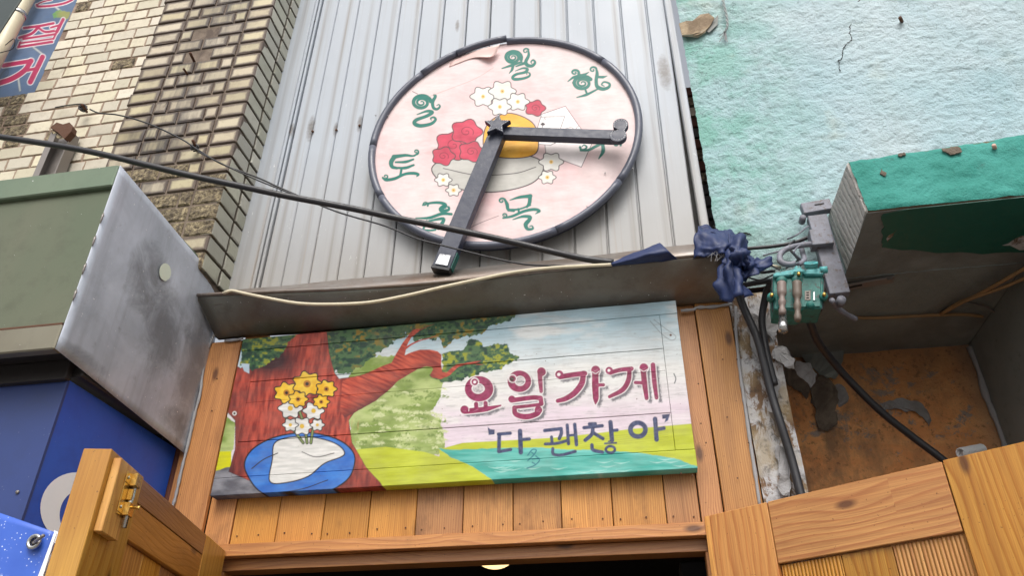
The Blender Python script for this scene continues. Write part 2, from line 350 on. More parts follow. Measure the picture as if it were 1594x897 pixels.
def m_stucco():
    b = NB('pale_teal_stucco'); p = b.pos(); x, y, z = b.sep(p)
    f = b.noise(p, 2.3, 5, 0.62, 0.4); g = b.noise(b.map(p, (1, 1, 1), (4, 1, 7)), 4.5, 6, 0.7); fine = b.noise(p, 110, 4, 0.7)
    col = b.mix(b.ramp(f, [(0.36, 0.0), (0.62, 1.0)]), rgb(172,194,202), rgb(156,186,194))
    lx = b.n('MapRange', i_Value=x); lx.inputs['From Min'].default_value = 0.85; lx.inputs['From Max'].default_value = 0.36
    gr = b.math('MULTIPLY', lx.outputs[0], b.ramp(g, [(0.40, 0.0), (0.56, 1.0)]))
    col = b.mix(b.math('MULTIPLY', gr, 0.95), col, rgb(104,164,150))
    col = b.mix(b.math('MULTIPLY', lx.outputs[0], 0.35), col, rgb(150,190,184))
    yl = b.noise(b.map(p, (1, 1, 1), (9, 3, 2)), 3.2, 4, 0.6); col = b.mix(b.ramp(yl, [(0.6, 0.0), (0.75, 0.55)]), col, rgb(188,192,172))
    pt = b.noise(p, 60, 3, 0.6); col = b.mix(b.ramp(pt, [(0.68, 0.0), (0.74, 0.35)]), col, rgb(88,120,120))
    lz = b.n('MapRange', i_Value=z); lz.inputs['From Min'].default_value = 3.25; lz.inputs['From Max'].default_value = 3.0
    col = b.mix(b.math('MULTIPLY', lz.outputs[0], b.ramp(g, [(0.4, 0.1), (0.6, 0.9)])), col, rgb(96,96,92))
    dr = b.noise(b.map(p, (14, 14, 1.1)), 1.0, 5, 0.65); col = b.mix(b.ramp(dr, [(0.52, 0.0), (0.76, 0.5)]), col, rgb(132,156,156))
    big = b.noise(p, 1.3, 3, 0.5, 0.5); col = b.mix(b.ramp(big, [(0.4, 0.0), (0.65, 0.55)]), col, rgb(196,208,212))
    # hairline cracks
    cr = b.n('TexVoronoi', i_Vector=b.n('VectorMath', operation='ADD', a0=p, a1=b.n('TexNoise', i_Vector=p, i_Scale=7.0, i_Detail=4.0).outputs['Color']).outputs[0], i_Scale=0.9, feature='DISTANCE_TO_EDGE').outputs['Distance']
    col = b.mix(b.ramp(cr, [(0.0, 0.55), (0.004, 0.0)]), col, rgb(70,80,80))
    h = b.math('ADD', b.noise(p, 75, 5, 0.65), b.math('MULTIPLY', fine, 0.5))
    return b.done(col, 0.85, 0, b.bump(h, 1.0, 0.010))
M_stucco = m_stucco()
def m_ledge():
    b = NB('teal_painted_concrete'); p = b.pos(); f = b.noise(p, 30, 5, 0.7); g = b.noise(p, 5, 5, 0.7); x, y, z = b.sep(p)
    col = b.mix(b.ramp(g, [(0.35, 0.0), (0.65, 1.0)]), rgb(28,124,112), rgb(54,142,132))
    col = b.mix(b.ramp(b.noise(p, 11, 6, 0.75), [(0.6, 0.0), (0.68, 0.6)]), col, rgb(40,92,84))
    n = b.sep(b.n('NewGeometry').outputs['Normal'])[2]
    return b.done(col, 0.75, 0, b.bump(b.noise(p, 60, 5, 0.65), 0.8, 0.008))
M_ledge = m_ledge()
M_dkgreen = plain('dark_green_gloss_paint', rgb(20,86,72), 0.45, sc=14, var=0.4, bump=0.5)
def m_conc(name, a, c, d, sc=9, bstr=0.7, rough=0.9):
    b = NB(name); p = b.pos(); f = b.noise(p, sc, 6, 0.7); g = b.noise(p, sc*7, 5, 0.7); k = b.noise(p, sc*0.35, 4, 0.6, 0.5)
    col = b.mix(b.ramp(f, [(0.35, 0.0), (0.65, 1.0)]), a, c); col = b.mix(b.ramp(k, [(0.42, 0.0), (0.62, 0.85)]), col, d)
    col = b.mix(b.ramp(g, [(0.6, 0.0), (0.75, 0.5)]), col, (a[0]*0.4, a[1]*0.4, a[2]*0.4, 1))
    return b.done(col, rough, 0, b.bump(b.math('ADD', g, f), bstr, 0.006))
def m_striated():
    b = NB('split_concrete_end'); p = b.pos(); f = b.noise(p, 14, 6, 0.7); g = b.noise(p, 90, 4, 0.7)
    x, y, z = b.sep(p); q = b.math('MULTIPLY_ADD', b.noise(p, 9, 4, 0.6), 0.075, b.math('MULTIPLY_ADD', z, -0.16, y))
    st = b.math('ABSOLUTE', b.math('SINE', b.math('MULTIPLY', q, 95.0))); nx = b.sep(b.n('NewGeometry').outputs['Normal'])[0]
    onend = b.ramp(nx, [(-0.6, 1.0), (0.0, 0.0)]); onend = b.math('LESS_THAN', nx, -0.5)
    col = b.mix(f, rgb(190,186,180), rgb(214,210,204)); col = b.mix(b.math('MULTIPLY', onend, b.ramp(st, [(0.04, 0.85), (0.16, 0.0)])), col, rgb(84,78,72))
    col = b.mix(b.ramp(g, [(0.55, 0.0), (0.7, 0.55)]), col, rgb(110,104,98)); nd = b.math('SUBTRACT', 1.0, onend); col = b.mix(nd, col, rgb(112,96,74))
    return b.done(col, 0.9, 0, b.bump(b.math('ADD', g, b.math('MULTIPLY', st, 0.8)), 0.9, 0.006))
M_conc = m_striated()
M_soffit = m_conc('grimy_grey_soffit', rgb(118,124,120), rgb(134,140,136), rgb(98,96,92), 6, 0.7, 0.6)
M_sidewall = m_conc('dark_green_grey_wall', rgb(116,124,122), rgb(126,132,130), rgb(100,102,100), 4, 0.3, 0.7)
def m_orange():
    b = NB('ochre_weathered_plaster'); p = b.pos()
    f = b.noise(b.map(p, (1.0, 1, 2.2)), 3.4, 6, 0.65, 0.8); g = b.noise(b.map(p, (1, 1, 1), (3, 2, 5)), 6.0, 7, 0.75, 0.3); k = b.noise(p, 45, 5, 0.7)
    col = b.mix(b.ramp(f, [(0.35, 0.0), (0.62, 1.0)]), rgb(240,176,116), rgb(222,150,92))
    col = b.mix(b.ramp(g, [(0.57, 0.0), (0.62, 0.85)]), col, rgb(146,144,138))
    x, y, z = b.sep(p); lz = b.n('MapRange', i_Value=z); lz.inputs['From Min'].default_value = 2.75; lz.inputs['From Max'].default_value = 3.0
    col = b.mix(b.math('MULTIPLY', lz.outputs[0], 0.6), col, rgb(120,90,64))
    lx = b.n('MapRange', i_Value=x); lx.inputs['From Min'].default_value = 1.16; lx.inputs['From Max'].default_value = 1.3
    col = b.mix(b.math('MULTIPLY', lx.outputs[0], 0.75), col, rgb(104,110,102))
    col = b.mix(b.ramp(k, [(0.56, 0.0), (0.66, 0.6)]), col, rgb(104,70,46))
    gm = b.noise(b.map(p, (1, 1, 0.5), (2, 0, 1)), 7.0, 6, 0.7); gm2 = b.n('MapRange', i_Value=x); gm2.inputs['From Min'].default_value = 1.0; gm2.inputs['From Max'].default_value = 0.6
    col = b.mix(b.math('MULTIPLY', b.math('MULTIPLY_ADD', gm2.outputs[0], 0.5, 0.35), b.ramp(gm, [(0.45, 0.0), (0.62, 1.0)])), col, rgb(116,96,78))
    return b.done(col, 0.85, 0, b.bump(b.math('ADD', g, b.math('MULTIPLY', k, 0.6)), 1.0, 0.014))
M_orange = m_orange()
def m_peel():
    b = NB('peeling_limewash'); p = b.pos()
    f = b.noise(b.map(p, (1.6, 1.0, 0.7)), 11, 7, 0.72, 0.5); g = b.noise(p, 40, 5, 0.7); k = b.noise(p, 6, 4, 0.6)
    col = b.mix(b.ramp(f, [(0.46, 0.0), (0.52, 1.0)]), rgb(112,88,66), rgb(178,178,180))
    col = b.mix(b.ramp(k, [(0.45, 0.0), (0.6, 0.7)]), col, rgb(150,134,104)); col = b.mix(b.ramp(g, [(0.52, 0.0), (0.68, 0.7)]), col, rgb(58,50,44))
    return b.done(col, 0.9, 0, b.bump(b.math('ADD', f, b.math('MULTIPLY', g, 0.4)), 0.9, 0.008))
M_peel = m_peel()
M_mortar_l = m_conc('pinkish_brown_mortar', rgb(142,122,106), rgb(158,138,122), rgb(122,102,88), 30, 0.5)
M_mortar_d = m_conc('dark_sooty_mortar', rgb(112,98,86), rgb(132,118,104), rgb(82,70,62), 30, 0.5)
def m_brick(name, a, c, edge, edgew, dirt, rough=0.55, speck=None, world_dirt=0.0):
    b = NB(name); g = b.gen(); r = b.rnd(); p = b.pos(); gx, gy, gz = b.sep(g)
    col = b.mix(r, a, c); r2 = b.math('FRACT', b.math('MULTIPLY', r, 13.7))
    col = b.n('HueSaturation', i_Hue=b.math('MULTIPLY_ADD', r2, 0.02, 0.49), i_Saturation=b.math('MULTIPLY_ADD', r2, 0.3, 0.8), i_Value=b.math('MULTIPLY_ADD', b.math('FRACT', b.math('MULTIPLY', r, 5.3)), 0.30, 0.74), i_Color=col).outputs[0]
    n = b.noise(p, 26, 5, 0.7); fine = b.noise(p, 130, 3, 0.7)
    if edgew:
        ex = b.math('SUBTRACT', 0.5, b.math('ABSOLUTE', b.math('SUBTRACT', gx, 0.5))); ez = b.math('SUBTRACT', 0.5, b.math('ABSOLUTE', b.math('SUBTRACT', gz, 0.5)))
        ex = b.math('MULTIPLY', ex, 1.8); e = b.math('MINIMUM', ex, ez); e = b.math('MULTIPLY_ADD', n, -0.22, b.math('ADD', e, 0.11))
        m = b.ramp(e, [(edgew*0.5, 1.0), (edgew*1.25, 0.0)])
        col = b.mix(m, col, edge)
    col = b.mix(b.ramp(n, [(0.5, 0.0), (0.78, 0.5)]), col, dirt)
    if speck:
        col = b.mix(b.ramp(b.noise(p, 62, 5, 0.7), [(0.40, 0.0), (0.66, 1.0)]), dirt, speck); col = b.mix(b.ramp(n, [(0.4, 0.0), (0.6, 0.6)]), col, (dirt[0]*0.6, dirt[1]*0.6, dirt[2]*0.6, 1))
    if world_dirt:
        x, y, z = b.sep(p); q = b.math('ADD', b.math('MULTIPLY_ADD', z, -0.16, x), 2.52-0.0)   # soot plume drifting up the pillar
        q = b.math('ABSOLUTE', b.math('ADD', q, b.math('MULTIPLY_ADD', b.noise(p, 5, 4, 0.6), 0.26, -0.13)))
        dr = b.noise(b.map(p, (26, 26, 2.2)), 1.0, 4, 0.65); m = b.math('MULTIPLY', b.ramp(q, [(0.02, 1.0), (0.2, 0.0)]), b.ramp(dr, [(0.36, 0.15), (0.62, world_dirt)]))
        col = b.mix(m, col, rgb(52,48,48))
    return b.done(col, rough, 0, b.bump(b.math('ADD', fine, b.math('MULTIPLY', n, 1.2 if not speck else 2.5)), 0.3 if not speck else 0.9, 0.002 if not speck else 0.006))
M_bk_clean = m_brick('cream_brick', rgb(212,202,178), rgb(200,192,172), rgb(150,130,108), 0.05, rgb(150,138,118))
M_bk_stain = m_brick('soot_edged_brick', rgb(198,186,156), rgb(176,162,132), rgb(84,70,60), 0.22, rgb(122,104,84), world_dirt=0.85)
M_bk_rough = m_brick('eroded_brick', rgb(120,104,80), rgb(130,110,84), rgb(60,50,42), 0.14, rgb(80,68,56), 0.85, rgb(186,170,134))
M_bk_ret = m_brick('smooth_grey_cream_brick', rgb(182,180,164), rgb(168,168,152), rgb(110,104,92), 0.05, rgb(138,134,118), 0.4)
M_bk_red = plain('old_red_brick', rgb(110,66,54), 0.9, sc=40, var=0.4, bump=0.6)
def m_banner():
    b = NB('speckled_blue_banner'); p = b.pos(); v = b.n('TexVoronoi', i_Vector=p, i_Scale=120.0).outputs['Distance']
    f = b.noise(p, 14, 4, 0.6); x, y, z = b.sep(p)
    col = b.mix(f, rgb(48,86,182), rgb(70,108,200)); col = b.mix(b.math('MULTIPLY', b.ramp(v, [(0.14, 1.0), (0.2, 0.0)]), b.ramp(f, [(0.45, 0.0), (0.55, 1.0)])), col, rgb(220,228,245))
    q = b.math('ADD', b.math('ADD', b.math('MULTIPLY', x, -1.0), b.math('MULTIPLY', z, -1.5)), b.math('MULTIPLY', b.noise(p, 40, 5, 0.8), 0.12))
    w = b.n('MapRange', i_Value=q); w.inputs['From Min'].default_value = -1.53; w.inputs['From Max'].default_value = -1.49
    col = b.mix(w.outputs[0], col, rgb(228,236,242)); return b.done(col, 0.4)
M_banner = m_banner()
def m_emit(name, c, s):
    b = NB(name); b.b.inputs['Emission Color'].default_value = c; b.b.inputs['Emission Strength'].default_value = s; return b.done(c, 0.4)
M_lamp = m_emit('warm_lamp_glass', (1.0, 0.70, 0.30, 1), 1.5)

# ------------------------------------------------------------------ painting: a numpy painter writes each point's paint colour
class Canvas:
    def __init__(s, X, Y, base):
        s.X, s.Y = X, Y; s.C = np.tile(np.array(base[:3], float), (len(X), 1))
    def idx(s, lo, hi, pad):
        return np.nonzero((s.X > lo[0]-pad) & (s.X < hi[0]+pad) & (s.Y > lo[1]-pad) & (s.Y < hi[1]+pad))[0]
    def blend(s, i, a, c):
        a = np.clip(a, 0, 1)[:, None]; c = np.asarray(c, float)
        if c.ndim == 1: c = c[:3]
        s.C[i] = s.C[i]*(1-a)+c*a
    def segd(s, x, y, P, W=None):
        D = np.full(len(x), 1e9)
        for k in range(len(P)-1):
            a, b = P[k], P[k+1]; d = b-a; L = d@d+1e-9
            t = np.clip(((x-a[0])*d[0]+(y-a[1])*d[1])/L, 0, 1)
            q = np.hypot(x-a[0]-t*d[0], y-a[1]-t*d[1])
            if W is not None: q = q-(W[k]+(W[k+1]-W[k])*t)
            D = np.minimum(D, q)
        return D
    def poly(s, P, c, soft=0.9, rag=0.0, rsc=0.12, outline=None, ow=1.6, smooth=False, seed=0, alpha=1.0):
        P = np.array(crom(P, 6, True) if smooth else P, float); lo, hi = P.min(0), P.max(0); i = s.idx(lo, hi, 4+rag)
        if len(i) == 0: return
        x, y = s.X[i], s.Y[i]
        Q = np.vstack([P, P[:1]]); D = s.segd(x, y, Q); ins = np.zeros(len(x), bool)
        for k in range(len(P)):
            a, b = Q[k], Q[k+1]; cond = (a[1] > y) != (b[1] > y)
            with np.errstate(divide='ignore', invalid='ignore'):
                xc = a[0]+(y-a[1])*(b[0]-a[0])/(b[1]-a[1]+1e-12)
            ins ^= cond & (x < xc)
        D = np.where(ins, -D, D)
        if rag: D = D+(fbm(x*rsc, y*rsc, seed+5, 3)-0.5)*2*rag
        cc = c(x, y) if callable(c) else c
        s.blend(i, (0.5-D/soft)*alpha, cc)
        if outline is not None: s.blend(i, 0.5+(ow/2-np.abs(D))/0.8, outline)
    def stroke(s, P, w, c, soft=0.9, smooth=True, rag=0, seed=0, alpha=1.0, off=(0, 0)):
        n0 = len(P); P = np.array(crom(P, 5) if smooth and n0 > 2 else P, float)+np.array(off)
        if hasattr(w, '__len__'): W = np.interp(np.linspace(0, 1, len(P)), np.linspace(0, 1, len(w)), w)/2
        else: W = np.full(len(P), w/2.0)
        i = s.idx(P.min(0), P.max(0), W.max()+4+rag)
        if len(i) == 0: return
        x, y = s.X[i], s.Y[i]; D = s.segd(x, y, P, W)
        if rag: D = D+(fbm(x*0.5, y*0.5, seed, 3)-0.5)*2*rag
        cc = c(x, y) if callable(c) else c
        s.blend(i, (0.5-D/soft)*alpha, cc)
    def dot(s, x, y, r, c, **k): s.stroke([(x-0.01, y), (x+0.01, y)], 2*r, c, smooth=False, **k)
def mixc(a, b, t): t = np.clip(t, 0, 1)[:, None]; return np.array(a[:3])*(1-t)+np.array(b[:3])*t
def art_grid(name, parent, x0, x1, z0, z1, Y, T, step, art, mat, mask=None, warp=0.0008):
    nx = max(2, int(round((x1-x0)/step))+1); nz = max(2, int(round((z1-z0)/step))+1)
    xs = np.concatenate([[x0], np.linspace(x0, x1, nx), [x1]]); zs = np.concatenate([[z0], np.linspace(z0, z1, nz), [z1]])
    XX, ZZ = np.meshgrid(xs, zs, indexing='ij'); YY = np.full_like(XX, Y)+warp*(fbm(XX*9, ZZ*30, 3)-0.5)*2
    ring = np.zeros_like(XX, bool); ring[0, :] = ring[-1, :] = True; ring[:, 0] = ring[:, -1] = True; YY[ring] = Y+T
    V = np.stack([XX, YY, ZZ], -1).reshape(-1, 3); n2 = len(zs)
    I, J = np.meshgrid(np.arange(len(xs)-1), np.arange(n2-1), indexing='ij'); a = (I*n2+J).ravel()
    Fq = np.stack([a, a+n2, a+n2+1, a+1], 1)
    Vf = V.copy(); Vf[:, 1] = Y; X, Yp = proj(Vf); C = art(X, Yp)
    if mask is not None:
        keep = mask(V); kf = keep[Fq].all(1); Fq = Fq[kf]
    c = V.mean(0)
    me = bpy.data.meshes.new(name); me.vertices.add(len(V)); me.vertices.foreach_set('co', (V-c).ravel())
    me.loops.add(Fq.size); me.loops.foreach_set('vertex_index', Fq.ravel().astype(np.int32)); me.polygons.add(len(Fq))
    me.polygons.foreach_set('loop_start', np.arange(0, Fq.size, 4, dtype=np.int32)); me.polygons.foreach_set('loop_total', np.full(len(Fq), 4, np.int32))
    me.update(calc_edges=True)
    at = me.color_attributes.new('paint', 'FLOAT_COLOR', 'POINT'); at.data.foreach_set('color', np.c_[C, np.ones(len(C))].astype(np.float32).ravel())
    me.materials.append(mat); o = bpy.data.objects.new(name, me); COL.objects.link(o); w = Vector(c.tolist()); WT[o.name] = w
    if parent: o.parent = parent; o.location = w-WT[parent.name]
    else: o.location = w
    return o

# ================================================================== SETTING: ground and room
ground = box('pavement', -30, 30, -40, 6, -0.2, 0.0, m_conc('street_paving', rgb(118,116,112), rgb(136,134,130), rgb(104,100,96), 3), kind='structure')
LEAN = 0.015
def room():
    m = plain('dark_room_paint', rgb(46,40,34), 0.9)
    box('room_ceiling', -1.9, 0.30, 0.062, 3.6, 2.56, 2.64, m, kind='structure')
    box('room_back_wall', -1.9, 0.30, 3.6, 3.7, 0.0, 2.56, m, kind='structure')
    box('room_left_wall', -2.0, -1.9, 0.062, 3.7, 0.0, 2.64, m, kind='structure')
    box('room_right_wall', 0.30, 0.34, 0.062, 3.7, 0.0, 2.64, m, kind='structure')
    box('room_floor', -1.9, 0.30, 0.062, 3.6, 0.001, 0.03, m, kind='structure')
    c = py(770, 873, 0.9)
    t = thing('ceiling_lamp', 'round warm glowing lamp just inside the dark doorway, under the lintel', 'lamp', (c[0], c[1], 2.56))
    V = []; Fs = []; n = 24; rr = 0.085
    prof = [(0.001, c[2]-0.034)]+[(rr*math.sin(a), c[2]-0.034+0.06*(1-math.cos(a))) for a in np.linspace(0.15, math.pi/2, 8)]
    for r, z in prof:
        for k in range(n): V.append((c[0]+r*math.cos(2*math.pi*k/n), c[1]+r*math.sin(2*math.pi*k/n), z))
    for i in range(len(prof)-1):
        for k in range(n): Fs.append((i*n+k, i*n+(k+1) % n, (i+1)*n+(k+1) % n, (i+1)*n+k))
    mk('lamp_shade', V, Fs, M_lamp, t, True)
    z = prof[-1][1]; tube('lamp_base', [(c[0], c[1], z), (c[0], c[1], z+0.02), (c[0], c[1], z+0.025), (c[0], c[1], 2.56)], [rr+0.006, rr+0.006, 0.012, 0.012], M_white, t, 20)
    c = py(1076, 888, 0.5)
    t = thing('speaker_box', 'black speaker cabinet on a bracket inside the doorway, right end', 'speaker', c)
    box('cabinet', c[0]-0.04, c[0]+0.10, 0.45, 0.62, c[2]-0.2, c[2]+0.02, M_black, t, 0.006)
    box('bracket', c[0]+0.05, c[0]+0.07, 0.435, 0.45, c[2]-0.06, c[2]+0.03, M_galv, t, 0.002)
    for dz in (0.0, -0.04): tube('screw', [(c[0]+0.06, 0.435, c[2]+dz), (c[0]+0.06, 0.43, c[2]+dz)], 0.004, M_steel, t, 8)
room()

# ================================================================== BRICK BUILDING (left)
def brick_mesh(w, h, d, seed, rough=False):
    rs = np.random.default_rng(seed); c = 0.0035 if not rough else 0.006
    J = lambda s: rs.uniform(-s, s)
    F = [(-w/2+c+J(.001), 0, -h/2+c+J(.001)), (w/2-c+J(.001), 0, -h/2+c+J(.001)), (w/2-c+J(.001), 0, h/2-c+J(.001)), (-w/2+c+J(.001), 0, h/2-c+J(.001))]
    if rs.random() < 0.4 and not rough:
        q = int(rs.integers(4)); a_ = rs.uniform(0.006, 0.016); F[q] = (F[q][0]-math.copysign(a_, F[q][0]), 0.001, F[q][2]-math.copysign(a_*0.6, F[q][2]))
    B = [(-w/2, c, -h/2), (w/2, c, -h/2), (w/2, c, h/2), (-w/2, c, h/2)]; K = [(x, d, z) for x, _, z in B]
    V = F+B+K; Fs = [(0,1,2,3)]+[(i, i+4, (i+1) % 4+4, (i+1) % 4) for i in range(4)]+[(i+4, i+8, (i+1) % 4+8, (i+1) % 4+4) for i in range(4)]
    me = bpy.data.meshes.new('brick'); me.from_pydata(V, [], Fs); bm = bmesh.new(); bm.from_mesh(me); bmesh.ops.recalc_face_normals(bm, faces=bm.faces)
    if rough:
        bmesh.ops.subdivide_edges(bm, edges=[e for e in bm.edges if all(v.co.y < 0.001 for v in e.verts)], cuts=3, use_grid_fill=True)
        for v in bm.verts:
            if v.co.y < 0.001: v.co.y += rs.uniform(-0.002, 0.003)
    # flip if the normals point inwards (open at the back)
    bm.normal_update(); f0 = max(bm.faces, key=lambda f: -f.calc_center_median().y)
    if f0.normal.y > 0: bmesh.ops.reverse_faces(bm, faces=bm.faces)
    bm.to_mesh(me); bm.free(); return me
BM = {}
def put_brick(parent, x0, x1, y, z, h, mat, side=False, rough=False, sink=0.0, d=0.05):
    w = round(x1-x0, 3); k = random.randrange(7); key = (w, round(h, 3), mat.name, k)
    if key not in BM:
        me = brick_mesh(w, h, d, hash((w, k)) % 1000, rough); me.materials.append(mat); BM[key] = me
    o = bpy.data.objects.new('brick', BM[key]); COL.objects.link(o); o.parent = parent
    P = WT[parent.name]
    if side: o.rotation_euler = (random.uniform(-.006, .006), 0, math.pi/2); o.location = Vector((y, (x0+x1)/2, z+h/2))-P
    else: o.rotation_euler = (random.uniform(-.008, .008), random.uniform(-.006, .006), random.uniform(-.006, .006)); o.location = Vector(((x0+x1)/2, y+sink, z+h/2))-P
    return o
CH = 0.0775
AX = lambda z: -1.549+0.019*(z-3.2)                         # the corner leans a little
def brick_walls():
    yl, yp = -0.198, -0.212
    t = thing('brick_wall', 'cream brick wall with flush pinkish mortar, left of the soot stained pillar', 'brick wall', (-2.6, yl, 0))
    box('mortar_bed', -3.4, -2.112, yl+0.0045, yl+0.2, 2.6, 4.285, M_mortar_l, t); box('mortar_bed', -2.665, -2.112, yl+0.005, yl+0.2, 4.286, 5.35, M_mortar_l, t)
    j = 0.006
    nr = 0
    CL = 0.0703
    for r in range(31):
        z = 3.18+r*CL; xl = -2.665+0.004*(r % 3) if z > 4.27 else -3.2
        x = -2.114+0.012*((r % 2)); first = True
        while x > xl+0.03:
            w = random.choice([0.119, 0.119, 0.119, 0.077]) if not first else [0.119, 0.07, 0.09, 0.055][r % 4]
            first = False; x0 = max(x-w, xl-0.004)
            if x-x0 < 0.025: break
            X, Y = proj([(x0+x)/2, yl, z]);
            wornl = (X < 34 and 145 < Y < 240 and fbm(np.array([X/20]), np.array([Y/20]), 4)[0] > 0.46) or random.random() < 0.015
            put_brick(t, x0, x, yl, z, CL-0.005, M_bk_rough if wornl else M_bk_clean, rough=wornl, sink=random.uniform(-.0012, .0015)); x = x0-j
    # missing corner of a broken brick
    p = thing('brick_pillar', 'soot stained brick corner pillar with dark recessed joints, left of the metal cladding', 'brick pillar', (-1.8, yp, 0))
    z0, z1 = 3.14, 5.35
    bk = [(-2.118, yp+0.008, z0), (AX(z0)-0.012, yp+0.008, z0), (AX(z0)-0.012, 0.03, z0), (-2.118, 0.03, z0), (-2.118, yp+0.008, z1), (AX(z1)-0.012, yp+0.008, z1), (AX(z1)-0.012, 0.03, z1), (-2.118, 0.03, z1)]
    hexa('mortar_core', bk, M_mortar_d, p)
    for r in range(28):
        z = 3.172+r*CH; a = AX(z+0.04); x = a; k = 0; h = CH-0.009
        seq = [0.119, 0.119, 0.119, 0.055, 0.119, 0.08] if r % 2 else [0.119, 0.052, 0.119, 0.119, 0.119, 0.08]
        for w in seq:
            lim = -2.114+0.008*(r % 3-1); x0 = max(x-w, lim)
            if x0-lim < 0.05: x0 = lim
            if x-x0 < 0.025: break
            X, Y = proj([(x0+x)/2, yp, z]);
            rough = (Y > 262+0.10*(X-200)) and fbm(np.array([X/40]), np.array([Y/25]), 9)[0] > 0.36
            if (300 < X < 330 and 45 < Y < 62) or (285 < X < 318 and 82 < Y < 100): rough = True; sk = 0.022
            else: sk = random.uniform(-.0015, .002)
            put_brick(p, x0, x, yp, z, h, M_bk_rough if rough else M_bk_stain, rough=rough, sink=sk, d=0.04); x = x0-0.009
        # the return towards the cladding
        y = yp+0.006
        for w in (0.122, 0.082) if r % 2 == 0 else (0.122, 0.085):
            put_brick(p, y, y+w-0.004, a+0.001, z, h, M_bk_ret, side=True, d=0.04); y += w+0.006
brick_walls()

def left_poster():
    yq = -0.185; x0, x1, z0, z1 = -3.35, -2.668, 4.283, 5.3
    WHT = rgb(226,224,226); MAG = rgb(166,40,84)
    def art(X, Y):
        c = Canvas(X, Y, rgb(92,116,152)); c.C[:] = mixc(rgb(66,88,122), rgb(102,124,152), fbm(X*0.03, Y*0.02, 2))
        z = lambda P: [(a/4.983, b/4.983) for a, b in P]
        for P, w in (([(260,365),(345,430)], 2.6), ([(420,40),(500,110)], 3), ([(140,590),(155,700)], 2.5)):  # grey bars, then leaves: background reflections painted into the sheet's colours
            c.stroke(z(P), w+1.2, rgb(96,104,110), smooth=False); c.stroke(z(P), w, rgb(172,178,180), smooth=False)
        for q in range(5): c.poly([(a/4.983+q*3-6+random.uniform(-2,2), b/4.983+random.uniform(-3,3)) for a, b in [(440,100),(470,70),(520,95),(490,130),(450,150)]], rgb(96+q*10,140,80), rag=2)
        c.stroke(z([(0,600),(20,560),(60,535),(60,580),(30,600)]), 1, rgb(70,84,100))
        S = [([(285,35),(300,48),(400,42),(500,22),(560,-5)], 15), ([(285,35),(330,12),(400,-5)], 9),
             ([(185,215),(300,200),(415,178)], 17), ([(300,205),(245,258),(150,290)], 18), ([(300,215),(350,245),(420,238)], 16),
             ([(395,212),(470,190)], 13), ([(490,148),(440,245)], 22), ([(180,300),(432,262)], 15), ([(432,262),(415,300)], 13),
             ([(165,332),(415,298)], 12), ([(158,325),(142,365)], 14), ([(142,363),(405,322)], 16),
             ([(25,507),(245,470)], 28), ([(240,470),(190,545),(90,610),(-30,650)], 34), ([(215,543),(290,528)], 20), ([(330,440),(235,635)], 34)]
        for P, w in S: c.stroke(z(P), (w*1.15+12)/4.983, WHT)
        for P, w in S: c.stroke(z(P), (w*1.15+2)/4.983, MAG)
        return c.C
    t = thing('poster', 'blue window poster with cropped magenta Korean letters outlined in white, at the upper left', 'poster', (x1, yq, z0))
    art_grid('poster_sheet', t, x0, x1, z0, z1, yq, 0.012, 0.004, art, M_clockpaint)
    box('bottom_frame', x0, x1, yq-0.012, yq-0.002, z0-0.001, z0+0.012, M_galv, t, 0.002)
    xc = -2.915
    t = thing('drainpipe', 'cream plastic drainpipe standing in front of the blue poster', 'drainpipe', (xc, -0.25, 4.1))
    ce = lambda z: (xc-0.0, -0.25, z)
    tube('pipe', [ce(4.28), ce(4.6), ce(5.0), ce(5.35)], 0.036, plain('cream_pvc', rgb(208,198,170), 0.4, sc=12, var=0.15), t, 20)
    q = py(30, 22, -0.25)[2]; tube('pipe_clamp', [ce(q-0.012), ce(q+0.012)], 0.039, M_steel, t, 20)
    tube('pipe_wire', crom([py(8, 70, -0.27), py(22, 60, -0.3), py(20, 75, -0.28), py(0, 82, -0.29)], 6), 0.002, M_black, t, 6)
    t = thing('signboard_edge', 'dark green steel box edge in the very top left corner', 'signboard', py(0, 0, -0.5))
    a, b, d, e = py(33, -3, -0.5), py(-3, 52, -0.5), py(-90, 60, -0.5), py(-60, -3, -0.5)
    prism('steel_cover', [a, b, d, e], (0, 0.01, 0), plain('dark_green_steel', rgb(52,62,60), 0.4, 0.2, sc=8), t, 0.003)
left_poster()

def rusty_post():
    yb, yf = -0.213, -0.262
    a, b = py(83, 198, yf), py(113, 203, yf); zb = 3.2
    t = thing('steel_channel', 'cut off galvanised channel with rusty torn top, behind the metal canopy box', 'channel', ((a[0]+b[0])/2, yf, zb))
    x0, x1, z1 = a[0], b[0], a[2]-0.03
    box('web', x0, x1, yb-0.004, yb-0.0005, zb, z1, M_galv, t); box('flange', x0, x0+0.004, yf, yb-0.004, zb, z1, M_galv, t); box('flange', x1-0.004, x1, yf, yb-0.004, zb, z1-0.01, M_galv, t)
    box('lip', x0+0.004, x0+0.03, yf, yf+0.003, zb, z1-0.01, M_galv, t)
    pts = [(78,198),(88,190),(98,193),(108,190),(113,197),(111,204),(100,216),(96,212),(90,206)]
    prism('rusted_flap', [py(u, v, yf-0.02) for u, v in pts], (0, 0.03, 0), M_rust, t, 0.001)
rusty_post()

